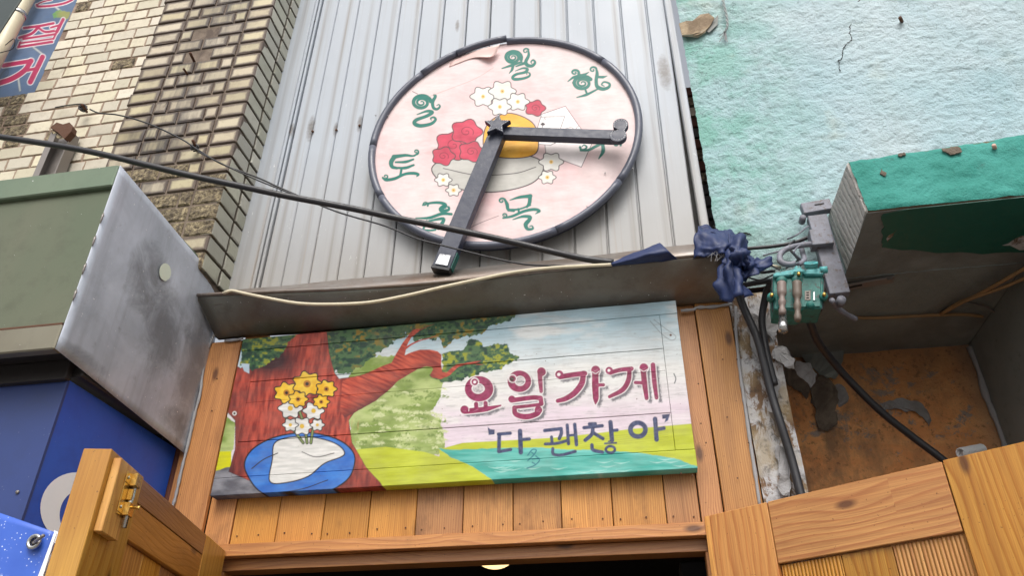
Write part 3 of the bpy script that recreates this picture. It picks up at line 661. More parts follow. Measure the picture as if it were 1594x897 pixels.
def rod(c, e, yb, yf, r, lab, name='iron_rod'):
    o = tube(name, [py(c[0], c[1], yb), py(e[0], e[1], yf)], r, M_rust, None, 8); return props(o, lab, 'rod')
def anchors2():
    for i, (c, tip, lab) in enumerate([((135,174), (128,163), 'black wire knot on a rusty anchor in the cream brick wall'), ((308,236), (300,218), 'rusty anchor bolt wrapped with wire near the pillar corner')]):
        a = py(c[0], c[1], -0.215); b = py(tip[0], tip[1], -0.27)
        t = thing('wall_anchor', lab, 'anchor', a, 'wire anchors in the brickwork')
        tube('bolt', [a, b], 0.006, M_rust, t, 8)
        L = []
        for k in range(3):
            ph = random.uniform(0, 6)
            ring = [np.array(a)+np.array([0.014*math.cos(u), -0.02-0.006*k, 0.014*math.sin(u)])+RNG.uniform(-.003, .003, 3) for u in np.linspace(0, 5.5, 9)+ph]
            L.append(tube_geo(crom(ring, 3), 0.0035, 6))
        mk('wire_wrap', *join_geo(L), M_black, t, True)
    rod((303,97), (296,82), -0.2, -0.26, 0.006, 'rusty rod stub sticking out of the broken brick hole')
    rod((293,117), (286,107), -0.2, -0.26, 0.005, 'short rusty rod just below the broken brick hole')
anchors2()

# ================================================================== METAL CLADDING
def cladding():
    z0, z1 = 3.12, 5.4; ref = 3.2
    t = thing('metal_cladding', 'grey vertical metal cladding panels behind the clock', 'cladding', (-0.6, 0, z0))
    L = lambda x, z: x+(LEAN*(z-ref) if x < 0.269 else 0.0)
    def strip(xa, xb, name='panel', yf=0.0, T=0.012, hem=0.004):
        P = []
        for z in (z0, z1):
            P += [(L(xa, z), yf+hem, z), (L(xa+hem, z), yf, z), (L(xb-hem, z), yf, z), (L(xb, z), yf+hem, z), (L(xb, z), yf+T, z), (L(xa, z), yf+T, z)]
        Fs = [(0,1,2,3,4,5), (11,10,9,8,7,6)]+[(i, i+6, (i+1) % 6+6, (i+1) % 6) for i in range(6)]
        o = mk(name, P, Fs, M_siding, t); return fixn(o)
    hexa('backing_sheet', [(L(x, z), y, z) for z in (z0, z1) for x, y in ((-1.56, 0.010), (0.285, 0.010), (0.285, 0.02), (-1.56, 0.02))], M_dark, t)
    strip(-1.556, -1.455, 'edge_flashing', -0.012, 0.02)
    strip(-1.452, -1.440, 'edge_bead', -0.016, 0.024, 0.003); strip(-1.437, -1.425, 'edge_bead', -0.01, 0.02, 0.003)
    xs = [-1.422, -1.336, -1.222, -1.107, -1.0, -0.89, -0.775, -0.66, -0.545, -0.431, -0.309, -0.186, -0.064, 0.058, 0.172, 0.2565]
    for i in range(len(xs)-1):
        g = 0.0014+0.005*i/14.0
        strip(xs[i]+g*0.5, xs[i+1]-g*0.5)
        if i > 7: strip(xs[i+1]-g*0.5+0.0007, xs[i+1]+g*0.5-0.0007, 'seam_cover', 0.006, 0.004, 0.001) if i < 14 else None
    strip(0.2705, 0.3025, 'edge_flashing', -0.022, 0.032)
    for (u, v) in [(487,205),(524,203),(560,196),(453,207),(492,34),(973,262)]:
        p = py(u, v, -0.002); o = tube('screw', [p, p+np.array([0, -0.006, 0])], 0.0055, M_rust, t, 8)
cladding()

# ================================================================== CLOCK
def clock():
    cx, cz, R = -0.452, 3.79, 0.557; Y = -0.055
    t = thing('wall_clock', 'large pink weekday clock with green Korean letters and dark wooden hands', 'clock', (cx, 0, cz))
    G1 = rgb(4,108,96)
    Z6 = lambda P: [(560+a/4.983, 50+b/4.983) for a, b in P]
    Z7 = lambda P: [(780+a/4.983, 50+b/4.983) for a, b in P]
    Z8 = lambda P: [(560+a/4.078, 220+b/4.078) for a, b in P]
    Z9 = lambda P: [(780+a/4.487, 200+b/4.487) for a, b in P]
    def spiral(cx, cy, rx, ry, turns, a0, r0=0.12, n=40, d=1):
        return [(cx+(r0+(1-r0)*k/n)*rx*math.cos(a0+d*2*math.pi*turns*(k/n-1)), cy+(r0+(1-r0)*k/n)*ry*math.sin(a0+d*2*math.pi*turns*(k/n-1))) for k in range(n+1)]
    def art(X, Y_):
        c = Canvas(X, Y_, rgb(236,214,212))
        n = fbm(X*0.012, Y_*0.012, 11); r = np.hypot((X-785)/210, (Y_-222)/165)
        c.C[:] = mixc(rgb(222,196,196), rgb(216,204,202), (n-0.35)*2)
        c.C[:] = mixc2(c.C, rgb(224,182,184), np.exp(-((r-0.55)/0.10)**2)*0.55)
        st = fbm(X*0.02+Y_*0.05, Y_*0.25-X*0.1, 5); c.C[:] = mixc2(c.C, rgb(228,210,210), np.clip((st-0.5)*1.2, 0, 0.2))
        INK = rgb(60,52,58)
        # playing cards
        c.poly([(842,178),(880,165),(921,224),(905,260),(850,240)], rgb(236,228,228), outline=INK, ow=0.9)
        c.poly([(842,182),(879,181),(864,223),(830,220)], rgb(244,238,238), outline=INK, ow=0.9)
        c.poly([(838,219),(866,221),(857,226),(836,224)], rgb(240,234,234), outline=INK, ow=0.8)
        c.poly([(845,190),(849,193),(847,195),(843,195),(841,193)], INK); c.stroke([(845,193),(844,198)], 1.2, INK)
        c.stroke([(846,187),(848,183),(850,187)], 0.8, INK, smooth=False); c.stroke([(855,200),(857,202)], 3, INK)
        c.stroke([(880,200),(890,198),(894,204)], 0.8, INK); c.stroke([(900,196),(897,200),(899,203)], 0.8, INK); c.stroke([(852,210),(855,212)], 3, INK)
        # a plain still life: round grey bowl, amber band, crimson and white blossoms
        RED = lambda x, y: mixc(rgb(176,44,72), rgb(206,66,92), fbm(x*0.06, y*0.06, 8)*1.6-0.3)
        GRY = lambda x, y: mixc(rgb(176,174,168), rgb(196,194,188), fbm(x*0.04, y*0.04, 3)*1.6-0.3)
        AMB = lambda x, y: mixc(rgb(226,158,40), rgb(240,186,72), fbm(x*0.05, y*0.05, 6)*1.6-0.3)
        WH = rgb(218,216,210)
        c.poly([(672,262),(700,244),(760,236),(830,244),(846,262),(828,285),(780,298),(730,297),(690,285)], GRY, smooth=True, outline=INK, ow=1.8)
        c.stroke([(690,262),(740,272),(800,270),(834,260)], 1.2, INK)
        c.poly([(756,236),(757,196),(790,176),(828,190),(838,218),(832,240),(795,246)], AMB, smooth=True, outline=INK, ow=1.6)
        for (bx, by, br) in ((706,226,27),(726,205,23),(690,243,17),(833,168,15),(734,236,19)):
            c.poly([(bx+br*(1+0.13*math.cos(5*a))*math.cos(a), by+br*0.8*(1+0.13*math.cos(5*a))*math.sin(a)) for a in np.linspace(0, 2*math.pi, 40)[:-1]], RED, outline=INK, ow=1.4)
            c.stroke(spiral(bx, by, br*0.5, br*0.4, 1.4, 0.5), 1.0, rgb(120,26,50))
        for (bx, by, br) in ((752,150,18),(782,142,19),(806,158,16),(778,166,16),(858,252,17),(852,276,12),(690,280,12),(706,296,11)):
            c.poly([(bx+br*(1+0.16*math.cos(6*a))*math.cos(a), by+br*0.8*(1+0.16*math.cos(6*a))*math.sin(a)) for a in np.linspace(0, 2*math.pi, 44)[:-1]], WH, outline=INK, ow=1.3)
            c.dot(bx, by, 3.0, rgb(226,190,110)); c.dot(bx, by, 1.2, rgb(170,120,60))
        g = lambda P, w=5.2: c.stroke(P, [q*0.98+0.2 for q in w] if hasattr(w, '__len__') else w, G1)
        # Monday
        g(Z7(spiral(92,195,66,52,2.6,0.3)), [1.5,4,6]); g(Z7([(8,280),(80,256),(160,230)]), [2,4.6,3]); g(Z7([(92,258),(85,290),(62,320)]), [5,4,1]); g(Z7([(115,265),(180,240)]), [2,4.4])
        g(Z7(spiral(192,146,24,22,1.1,-0.6)), [1,3]); g(Z7([(210,135),(214,180),(192,228),(205,255),(240,260),(264,235),(250,215),(232,228),(238,240)]), [3,5,6,5,3.5,2.4,1.5])
        g(Z7([(110,300),(170,278),(204,285),(185,310),(120,325),(90,348),(105,364),(170,358),(218,340),(222,318),(200,312),(200,328)]), [1.2,3.4,5,4,4.5,5,4,3,2,1.5])
        # Tuesday
        g(Z7(spiral(572,312,32,24,1.3,0.3)), [1.5,4.4]); g(Z7([(600,322),(608,335),(560,350),(518,382)]), [4,4.4,4,1.5]); g(Z7([(600,335),(645,328),(682,308)]), [4,4,1]); g(Z7([(555,392),(590,358),(640,348)]), [2,4,4])
        g(Z7(spiral(632,395,75,55,2.4,-0.6)), [1.5,4.4,6.4]); g(Z7(spiral(712,290,28,24,1.1,-0.5)), [1.5,3.5]); g(Z7([(738,280),(745,320),(738,370),(745,420),(790,440),(835,425),(840,398),(800,385),(780,405),(800,418)]), [3,5.5,5.5,6.5,5,4,3,2.5,1.5])
        g(Z7([(750,346),(790,347),(822,338)]), [4,4.4,1]); g(Z7([(655,450),(668,480)]), 3.4); g(Z7([(588,505),(660,485),(750,440)]), [1.5,4.4,2.5])
        # Wednesday (half hidden by the hand)
        g(Z9([(566,125),(580,115),(598,128),(585,145),(560,148),(552,130)]), [1.5,3,4]); g(Z9([(556,152),(610,150),(660,125),(720,98),(800,96)]), [3.5,4.4,5,3]); g(Z9(spiral(808,112,28,18,1.1,0.2)), [1.5,3.8]); g(Z9([(710,112),(712,160),(682,210)]), [5.5,6,1.5]); g(Z9([(640,90),(700,55)]), 4); g(Z9([(720,60),(790,85)]), 4)
        # Thursday
        g(Z9(spiral(5,505,24,20,1.2,-0.3)), [1.5,3.4]); g(Z9([(25,495),(42,530),(50,565),(90,577)]), [3.4,6,5,3]); g(Z9([(62,500),(130,480),(205,472)]), [1.5,4.6,6.4]); g(Z9([(203,472),(198,520),(180,548)]), [6.4,6,3.5]); g(Z9([(52,570),(130,562),(205,535)]), [4.5,3,2.5]); g(Z9([(120,562),(126,590)]), 3.6)
        g(Z9(spiral(22,606,20,17,1.2,1.5)), [1.2,3]); g(Z9([(15,625),(80,612),(160,578),(230,565),(266,576),(240,596)]), [3,4.4,4.6,5,5,1]); g(Z9([(82,636),(150,615),(200,618),(196,640),(172,670),(185,702),(222,700),(215,680),(198,685)]), [1.4,4.4,6,6,7,5,3.4,2,1.2])
        # Friday
        g(Z8(spiral(415,400,20,16,1.2,0.6)), [1.2,3]); g(Z8([(400,405),(450,392),(510,390),(542,405),(515,430),(530,442),(562,435),(565,418),(545,415),(548,428)]), [2.5,4,5,7,7,5,3.5,2,1.2]); g(Z8([(355,487),(440,486),(520,460),(582,462)]), [1.5,4.6,5,4]); g(Z8([(425,505),(418,520),(402,560)]), [3,5,3]); g(Z8([(440,505),(530,492),(510,540),(498,556)]), [3,5.5,6,4]); g(Z8([(405,563),(450,566),(480,562)]), 3.4)
        # Saturday
        g(Z8(spiral(358,66,17,16,1.2,1.2)), [1.2,3]); g(Z8([(215,98),(290,88),(340,92),(372,72)]), [6.5,4.6,3,2.5]); g(Z8([(220,98),(200,130),(205,160),(235,170)]), [7,7.4,6,4]); g(Z8([(228,132),(290,130),(340,114)]), [3,4.6,3]); g(Z8([(225,168),(290,168),(342,150)]), [3,4.8,3.4]); g(Z8([(264,182),(258,212)]), 4)
        g(Z8(spiral(163,222,20,16,1.2,2.6)), [1.2,3]); g(Z8([(148,235),(170,245),(225,235),(285,208),(340,202),(370,210),(360,224)]), [3,5,4.6,4.6,5,5,1])
        # Sunday
        g(Z6(spiral(478,545,74,56,2.3,-0.2)), [1.5,4.4,6.6]); g(Z6([(578,488),(588,498),(565,540),(572,585),(600,596),(622,575),(612,560),(596,568)]), [4,4.4,5.5,5,4,3,2,1.2])
        g(Z6([(445,638),(520,612),(562,620),(520,650),(440,680),(425,708),(470,726),(550,712),(588,680),(575,660),(550,668),(556,682)]), [1.4,4.5,6,5,6,6.5,5.5,4.5,3.6,2.4,1.4])
        # hairline splits in the paint
        c.stroke([(668,150),(700,138),(740,122),(768,105)], 0.8, rgb(190,160,158)); c.stroke([(724,358),(750,346),(776,336)], 0.8, rgb(110,80,84)); c.stroke([(642,142),(650,146)], 1.0, rgb(80,60,60))
        return c.C
    rad = lambda V: np.hypot(V[:, 0]-cx, V[:, 2]-cz) < R-0.012
    art_grid('clock_face', t, cx-R, cx+R, cz-R, cz+R, Y, 0.0, 0.0021, art, M_clockpaint, mask=rad, warp=0.0012)
    ang = np.linspace(0, 2*math.pi, 65)[:-1]
    prism('backing_disc', [(cx+(R-0.01)*math.cos(a), Y+0.004, cz+(R-0.01)*math.sin(a)) for a in ang], (0, 0.03, 0), M_bluegrey, t)
    for k, rr in enumerate((0.25, 0.72)):
        pass
    for dz in (-0.3, 0.3): box('batten', cx-0.42, cx+0.42, Y+0.034, -0.002, cz+dz-0.02, cz+dz+0.02, M_bluegrey, t)
    cuts = [88, 112, 131, 178, 208, 292, 325, 398, 448]      # seven lengths of split pipe round the edge, open at the top left
    for i in range(len(cuts)-1):
        a0, a1 = math.radians(cuts[i]+0.08), math.radians(cuts[i+1]-0.08); n = max(4, int((a1-a0)/0.06))
        off = 0.012 if i == 0 else (0.005 if i == 1 else 0)
        P = [(cx+(R-0.007+off*(1-k/n))*math.cos(a0+(a1-a0)*k/n), Y-0.006-(off*0.6), cz+(R-0.007+off*(1-k/n))*math.sin(a0+(a1-a0)*k/n)) for k in range(n+1)]
        tube('rim_pipe', P, 0.0152, M_rim, t, 12)
    # the sheet has curled away at the top left
    q = [py(778,69,Y-0.03), py(771,84,Y-0.02), py(762,89,Y-0.025)], [py(740,79,Y-0.008), py(738,86,Y-0.006), py(736,90,Y-0.004)], [py(700,97,Y-0.004), py(700,101,Y-0.003), py(699,104,Y-0.002)]
    patch('curled_flap', q, plain('faded_pink_sheet', rgb(226,194,188), 0.6, sc=20), t, 5, 0.001, 0.001)
    # hands
    yf, yb = -0.128, -0.092
    def bar(name, a, b, w0, w1, yf, yb, mat):
        a, b = np.array(a), np.array(b); d = (b-a)/np.linalg.norm(b-a); n = np.array([-d[1], d[0]])
        P = [a+n*w0/2, a-n*w0/2, b-n*w1/2, b+n*w1/2]
        return prism(name, [(p[0], yf, p[1]) for p in P], (0, yb-yf, 0), mat, t, 0.0015)
    S = py(775, 199, yf); st = S[[0, 2]]
    h1 = py(962, 209, yf)[[0, 2]]; m1 = py(686, 414, yf)[[0, 2]]
    bar('hour_hand', st+np.array([0.0, -0.012]), h1, 0.044, 0.046, yf, yb, M_bluegrey)
    bar('minute_hand', st+(m1-st)*0.02, m1, 0.066, 0.07, yf+0.004, yb+0.006, M_bluegrey)
    tube('axle', [(S[0], yf-0.02, S[2]), (S[0], -0.05, S[2])], 0.009, M_steel, t, 12)
    star = []
    for k in range(10):
        r = 0.056 if k % 2 == 0 else 0.025; a = math.pi/2+k*math.pi/5-0.15; star.append((S[0]+r*math.cos(a), yf-0.024, S[2]+r*math.sin(a)))
    so = prism('star', star, (0, 0.022, 0), M_bluegrey, t, 0.001)
    def stitch(path, parent, n, yv):
        L = []
        P = [np.array(p) for p in path]; tot = [0]
        for a, b in zip(P[:-1], P[1:]): tot.append(tot[-1]+np.linalg.norm(b-a))
        for k in range(n):
            u0, u1 = (k+0.2)/n*tot[-1], (k+0.75)/n*tot[-1]
            def at(u):
                i = max(0, min(len(P)-2, int(np.searchsorted(tot, u))-1)); f = (u-tot[i])/(tot[i+1]-tot[i]+1e-9); q = P[i]+(P[i+1]-P[i])*f; return (q[0], yv, q[1])
            L.append(tube_geo([at(u0), at(u1)], 0.0009, 4))
        mk('stitching', *join_geo(L), M_white, parent)
    ins = [(S[0]+(p[0]-S[0])*0.84, S[2]+(p[2]-S[2])*0.84) for p in star]; stitch(ins+[ins[0]], so, 40, yf-0.0245)
    # the club-shaped tip
    c1, c2 = py(966, 193.5, yf-0.02)[[0, 2]], py(962, 210.5, yf-0.02)[[0, 2]]
    ol = []
    r1, r2 = 0.029, 0.032
    for a in np.linspace(math.radians(205), math.radians(-35), 14): ol.append((c1[0]+r1*math.cos(a), c1[1]+r1*math.sin(a)))
    for a in np.linspace(math.radians(35), math.radians(-215), 16): ol.append((c2[0]+r2*math.cos(a), c2[1]+r2*math.sin(a)))
    ol.append((c2[0]+0.004, (c1[1]+c2[1])/2+0.001))
    tp = prism('hand_tip', [(p[0], yf-0.022, p[1]) for p in ol], (0, 0.021, 0), M_bluegrey, t, 0.0008)
    cc = (c1+c2)/2; insd = [(cc[0]+(p[0]-cc[0])*0.86, cc[1]+(p[1]-cc[1])*0.88) for p in ol]; stitch(insd, tp, 26, yf-0.0225)
    # metal latch taped on the end of the minute hand
    d = (m1-st)/np.linalg.norm(m1-st); n = np.array([-d[1], d[0]]); e = m1-d*0.05
    P = [e+n*0.022, e-n*0.022, e-n*0.024+d*0.045, e+n*0.024+d*0.045]
    prism('tape_patch', [(p[0], yf+0.003, p[1]) for p in P], (0, -0.0035, 0), M_silver, t, 0.0008)
    P = [m1+n*0.036, m1-n*0.036, m1-n*0.036+d*0.012, m1+n*0.036+d*0.012]
    prism('end_cap', [(p[0], yf+0.002, p[1]) for p in P], (0, 0.045, 0), M_black, t, 0.001)
    P = [m1-d*0.07-n*0.0362, m1-n*0.0362, m1-n*0.039, m1-d*0.07-n*0.039] if n[0] < 0 else [m1-d*0.07+n*0.0362, m1+n*0.0362, m1+n*0.039, m1-d*0.07+n*0.039]
    prism('teal_strip', [(p[0], yf+0.006, p[1]) for p in P], (0, 0.03, 0), M_teal, t)
    for u, v in ((846,68),(604,181),(985,263),(993,180),(914,322),(585,150+30),(686,381),(942,270)):
        p = py(u, v, Y-0.004); tube('screw', [p, p+np.array([0, -0.004, 0])], 0.003, M_steel, t, 6)
def mixc2(C, b, t): t = np.clip(t, 0, 1)[:, None]; return C*(1-t)+np.array(b[:3])*t
clock()

# ================================================================== GUTTER
def gutter():
    t = thing('metal_gutter', 'browned sheet metal canopy gutter between the clock and the painted sign', 'gutter', (-0.6, -0.01, 2.96))
    n = 40; V = []; Fs = []
    xs = np.linspace(-1.545, 0.325, n)
    def sag(x): u = (x+1.55)/1.87; return 3.064-0.042*math.sin(min(1, u*2.2)*math.pi/2)+0.004*math.sin(u*9)
    prof = lambda x: [(-0.004, 3.01), (-0.004, bz(x)), (-0.03, bz(x)-0.002), (-0.10, (bz(x)+sag(x))/2-0.012), (-0.168, sag(x)-0.006), (-0.176, sag(x)+0.004)]
    def bz(x): u = (x+1.55)/1.87; return 2.978-0.036*u
    m = 6; skew = lambda x, y: x-0.0*y
    for x in xs:
        for y, z in prof(x): V.append((x if y > -0.15 or x > -1.5 else x-0.012, y, z+0.0015*math.sin(x*17+y*30)))
    for i in range(n-1):
        for k in range(m-1): Fs.append((i*m+k, (i+1)*m+k, (i+1)*m+k+1, i*m+k+1))
    o = mk('trough', V, Fs, M_gutter, t, True); s = o.modifiers.new('thickness', 'SOLIDIFY'); s.thickness = 0.0025; s.offset = 0
    tube('rolled_lip', [(x-(0.012 if x < -1.5 else 0), -0.178, sag(x)+0.007) for x in xs], 0.0065, M_lip, t, 10)
    # back flashing that stands higher than the lip
    V = []; Fs = []
    xb = np.linspace(-1.50, 0.30, 30)
    for i, x in enumerate(xb):
        wv = 0.004*math.sin(x*3.1)+0.002*math.sin(x*11)
        V += [(x, -0.006, 3.165+wv), (x, -0.03, 3.168+wv), (x, -0.052, 3.158+wv), (x, -0.085, 3.118+wv*0.6), (x, -0.15, 3.04)]
    for i in range(29):
        for k in range(4): Fs.append((i*5+k, (i+1)*5+k, (i+1)*5+k+1, i*5+k+1))
    o = mk('inner_flashing', V, Fs, M_lip, t, True); s = o.modifiers.new('thickness', 'SOLIDIFY'); s.thickness = 0.002; s.offset = 0
    x = -1.548; mk('end_cap', [(x, -0.003, 2.979), (x, -0.1, 3.01), (x-0.012, -0.172, 3.06), (x-0.012, -0.172, 3.07), (x, -0.003, 3.07)], [(0,1,2,3,4)], M_gutter, t)
    x = 0.326; mk('end_cap', [(x, -0.003, 2.942), (x, -0.1, 2.97), (x, -0.172, 3.02), (x, -0.172, 3.03), (x, -0.003, 3.06)], [(0,1,2,3,4)], M_gutter, t)
gutter()

# ================================================================== TIMBER FRONT
def timber():
    t = thing('timber_fascia', 'orange stained pine boarding round the doorway below the painted sign', 'timber facade', (-0.6, 0, 2.2))
    # side boards and trims (grain vertical)
    xs = [-1.345, -1.191, -1.036, -0.882, -0.727, -0.5755, -0.4175, -0.268, -0.1135, 0.044]
    L = []
    for i, x in enumerate(xs):
        x1 = xs[i+1] if i < len(xs)-1 else 0.142
        board('plank', (x+0.0012, 0.0+random.uniform(-.001, .001), 2.207), (0, 0, 1), (-1, 0, 0), 0.33, -(x1-x-0.0024), -0.018, M_fascia, t) if False else plank(t, x+0.0012, x1-0.0012, 2.207+0.0005*i, 2.56, random.uniform(-.0012, .0012), M_fascia)
        for f in ((0.2, 0.8) if i % 2 else (0.14, 0.62)):
            p = (x+(x1-x)*f, -0.0005, 2.235+random.uniform(-.005, .008)); L.append(tube_geo([p, (p[0], -0.003, p[2])], 0.0026, 6))
    plank(t, -1.438, -1.347, 1.2, 2.985, -0.004, M_fascia, 'trim_board'); plank(t, -1.584, -1.4405, 1.2, 2.956, -0.022, M_trim, 'trim_board')
    plank(t, 0.1445, 0.2085, 2.2, 2.96, -0.003, M_trim, 'trim_board'); plank(t, 0.2115, 0.322, 1.2, 2.955, -0.016, M_trim, 'trim_board')
    plank(t, 0.1445, 0.2085, 1.2, 2.1975, -0.001, M_trim, 'trim_board')
    for u, v in ((1087,598),(1091,660),(1147,560),(1165,690),(1125,560),(1132,650),(1148,745),(1099,690),(296,640),(330,640),(285,720),(338,590)):
        p = py(u, v, -0.024 if u < 345 or u > 1085 else -0.006); L.append(tube_geo([p, p+np.array([0, -0.002, 0])], 0.0026, 6))
    mk('nail_heads', *join_geo(L), M_rust, t, kind='stuff')
    box('backing_board', -1.60, 0.32, 0.021, 0.05, 2.2, 2.98, M_dark, t)
    d = thing('door_frame', 'pine door frame with stepped lintel over the dark opening', 'door frame', (-0.6, 0, 0))
    board('lintel', (-1.395, -0.045, 2.165), (1, 0, 0), (0, 0, 1), 1.60, 0.038, 0.06, M_lintel, d)
    board('lintel', (-1.36, -0.012, 2.128), (1, 0, 0), (0, 0, 1), 1.52, 0.0355, 0.07, M_lintel, d)
    board('jamb', (-1.3465, -0.012, 0.0), (0, 0, 1), (1, 0, 0), 2.128, 0.03, 0.07, M_lintel, d) if False else None
    plank(d, -1.372, -1.34, 0.0, 2.127, -0.012, M_lintel, 'jamb', 0.07); plank(d, 0.142, 0.176, 0.0, 2.127, -0.012, M_lintel, 'jamb', 0.07)
def plank(parent, x0, x1, z0, z1, y, mat, name='plank', T=0.018):
    # vertical board, grain along its local X, front face towards the street
    return board(name, (x1, y, z0), (0, 0, 1), (-1, 0, 0), z1-z0, x1-x0, T, mat, parent)
timber()
def caulks():
    P = [px(0, 0, 1)]
    pts = [(334,520,-0.03),(328,533,-0.03),(318,560,-0.03),(312,610,-0.03),(303,645,-0.03),(293,690,-0.03),(283,730,-0.03),(273,775,-0.03),(268,790,-0.03)]
    V = crom([py(a, b, y) for a, b, y in pts], 5); R = [0.0035+0.003*random.random() for _ in V]
    o = tube('caulk_seam', V, R, M_caulk, None, 8); props(o, 'grey caulk seam down the left edge of the timber trim', 'caulk')
    pts = [(1142,478),(1143,520),(1148,570),(1152,600),(1158,640),(1165,690),(1173,740),(1180,790)]
    V = crom([py(a+3, b, -0.018) for a, b in pts], 5); R = [0.004+0.003*random.random() for _ in V]
    o = tube('caulk_seam', V, R, M_caulk, None, 8); props(o, 'grey caulk seam down the right edge of the timber trim', 'caulk')
    V = crom([py(a, b, -0.02) for a, b in [(1060,484),(1080,482),(1085,479),(1110,478),(1140,473)]], 5)
    o = tube('caulk_seam', V, [0.004+0.003*random.random() for _ in V], M_caulk, None, 6); props(o, 'pale caulk bead under the right end of the gutter', 'caulk')
    V = crom([py(a, b, -0.03) for a, b in [(350,531),(365,530),(378,527)]], 5)
    o = tube('caulk_seam', V, 0.005, M_caulk, None, 6); props(o, 'pale caulk bead under the left end of the gutter', 'caulk')
    o = box('red_brick_strip', -1.625, -1.592, -0.012, 0.02, 1.9, 2.6, M_bk_red, None, 0.004); props(o, 'strip of old red brickwork between the blue sign box and the trim', 'brickwork')
    o = box('flashing_strip', -1.668, -1.628, -0.02, 0.02, 1.9, 2.62, M_boxunder, None, 0.003); props(o, 'dark metal strip at the right edge of the blue sign box', 'flashing')
caulks()

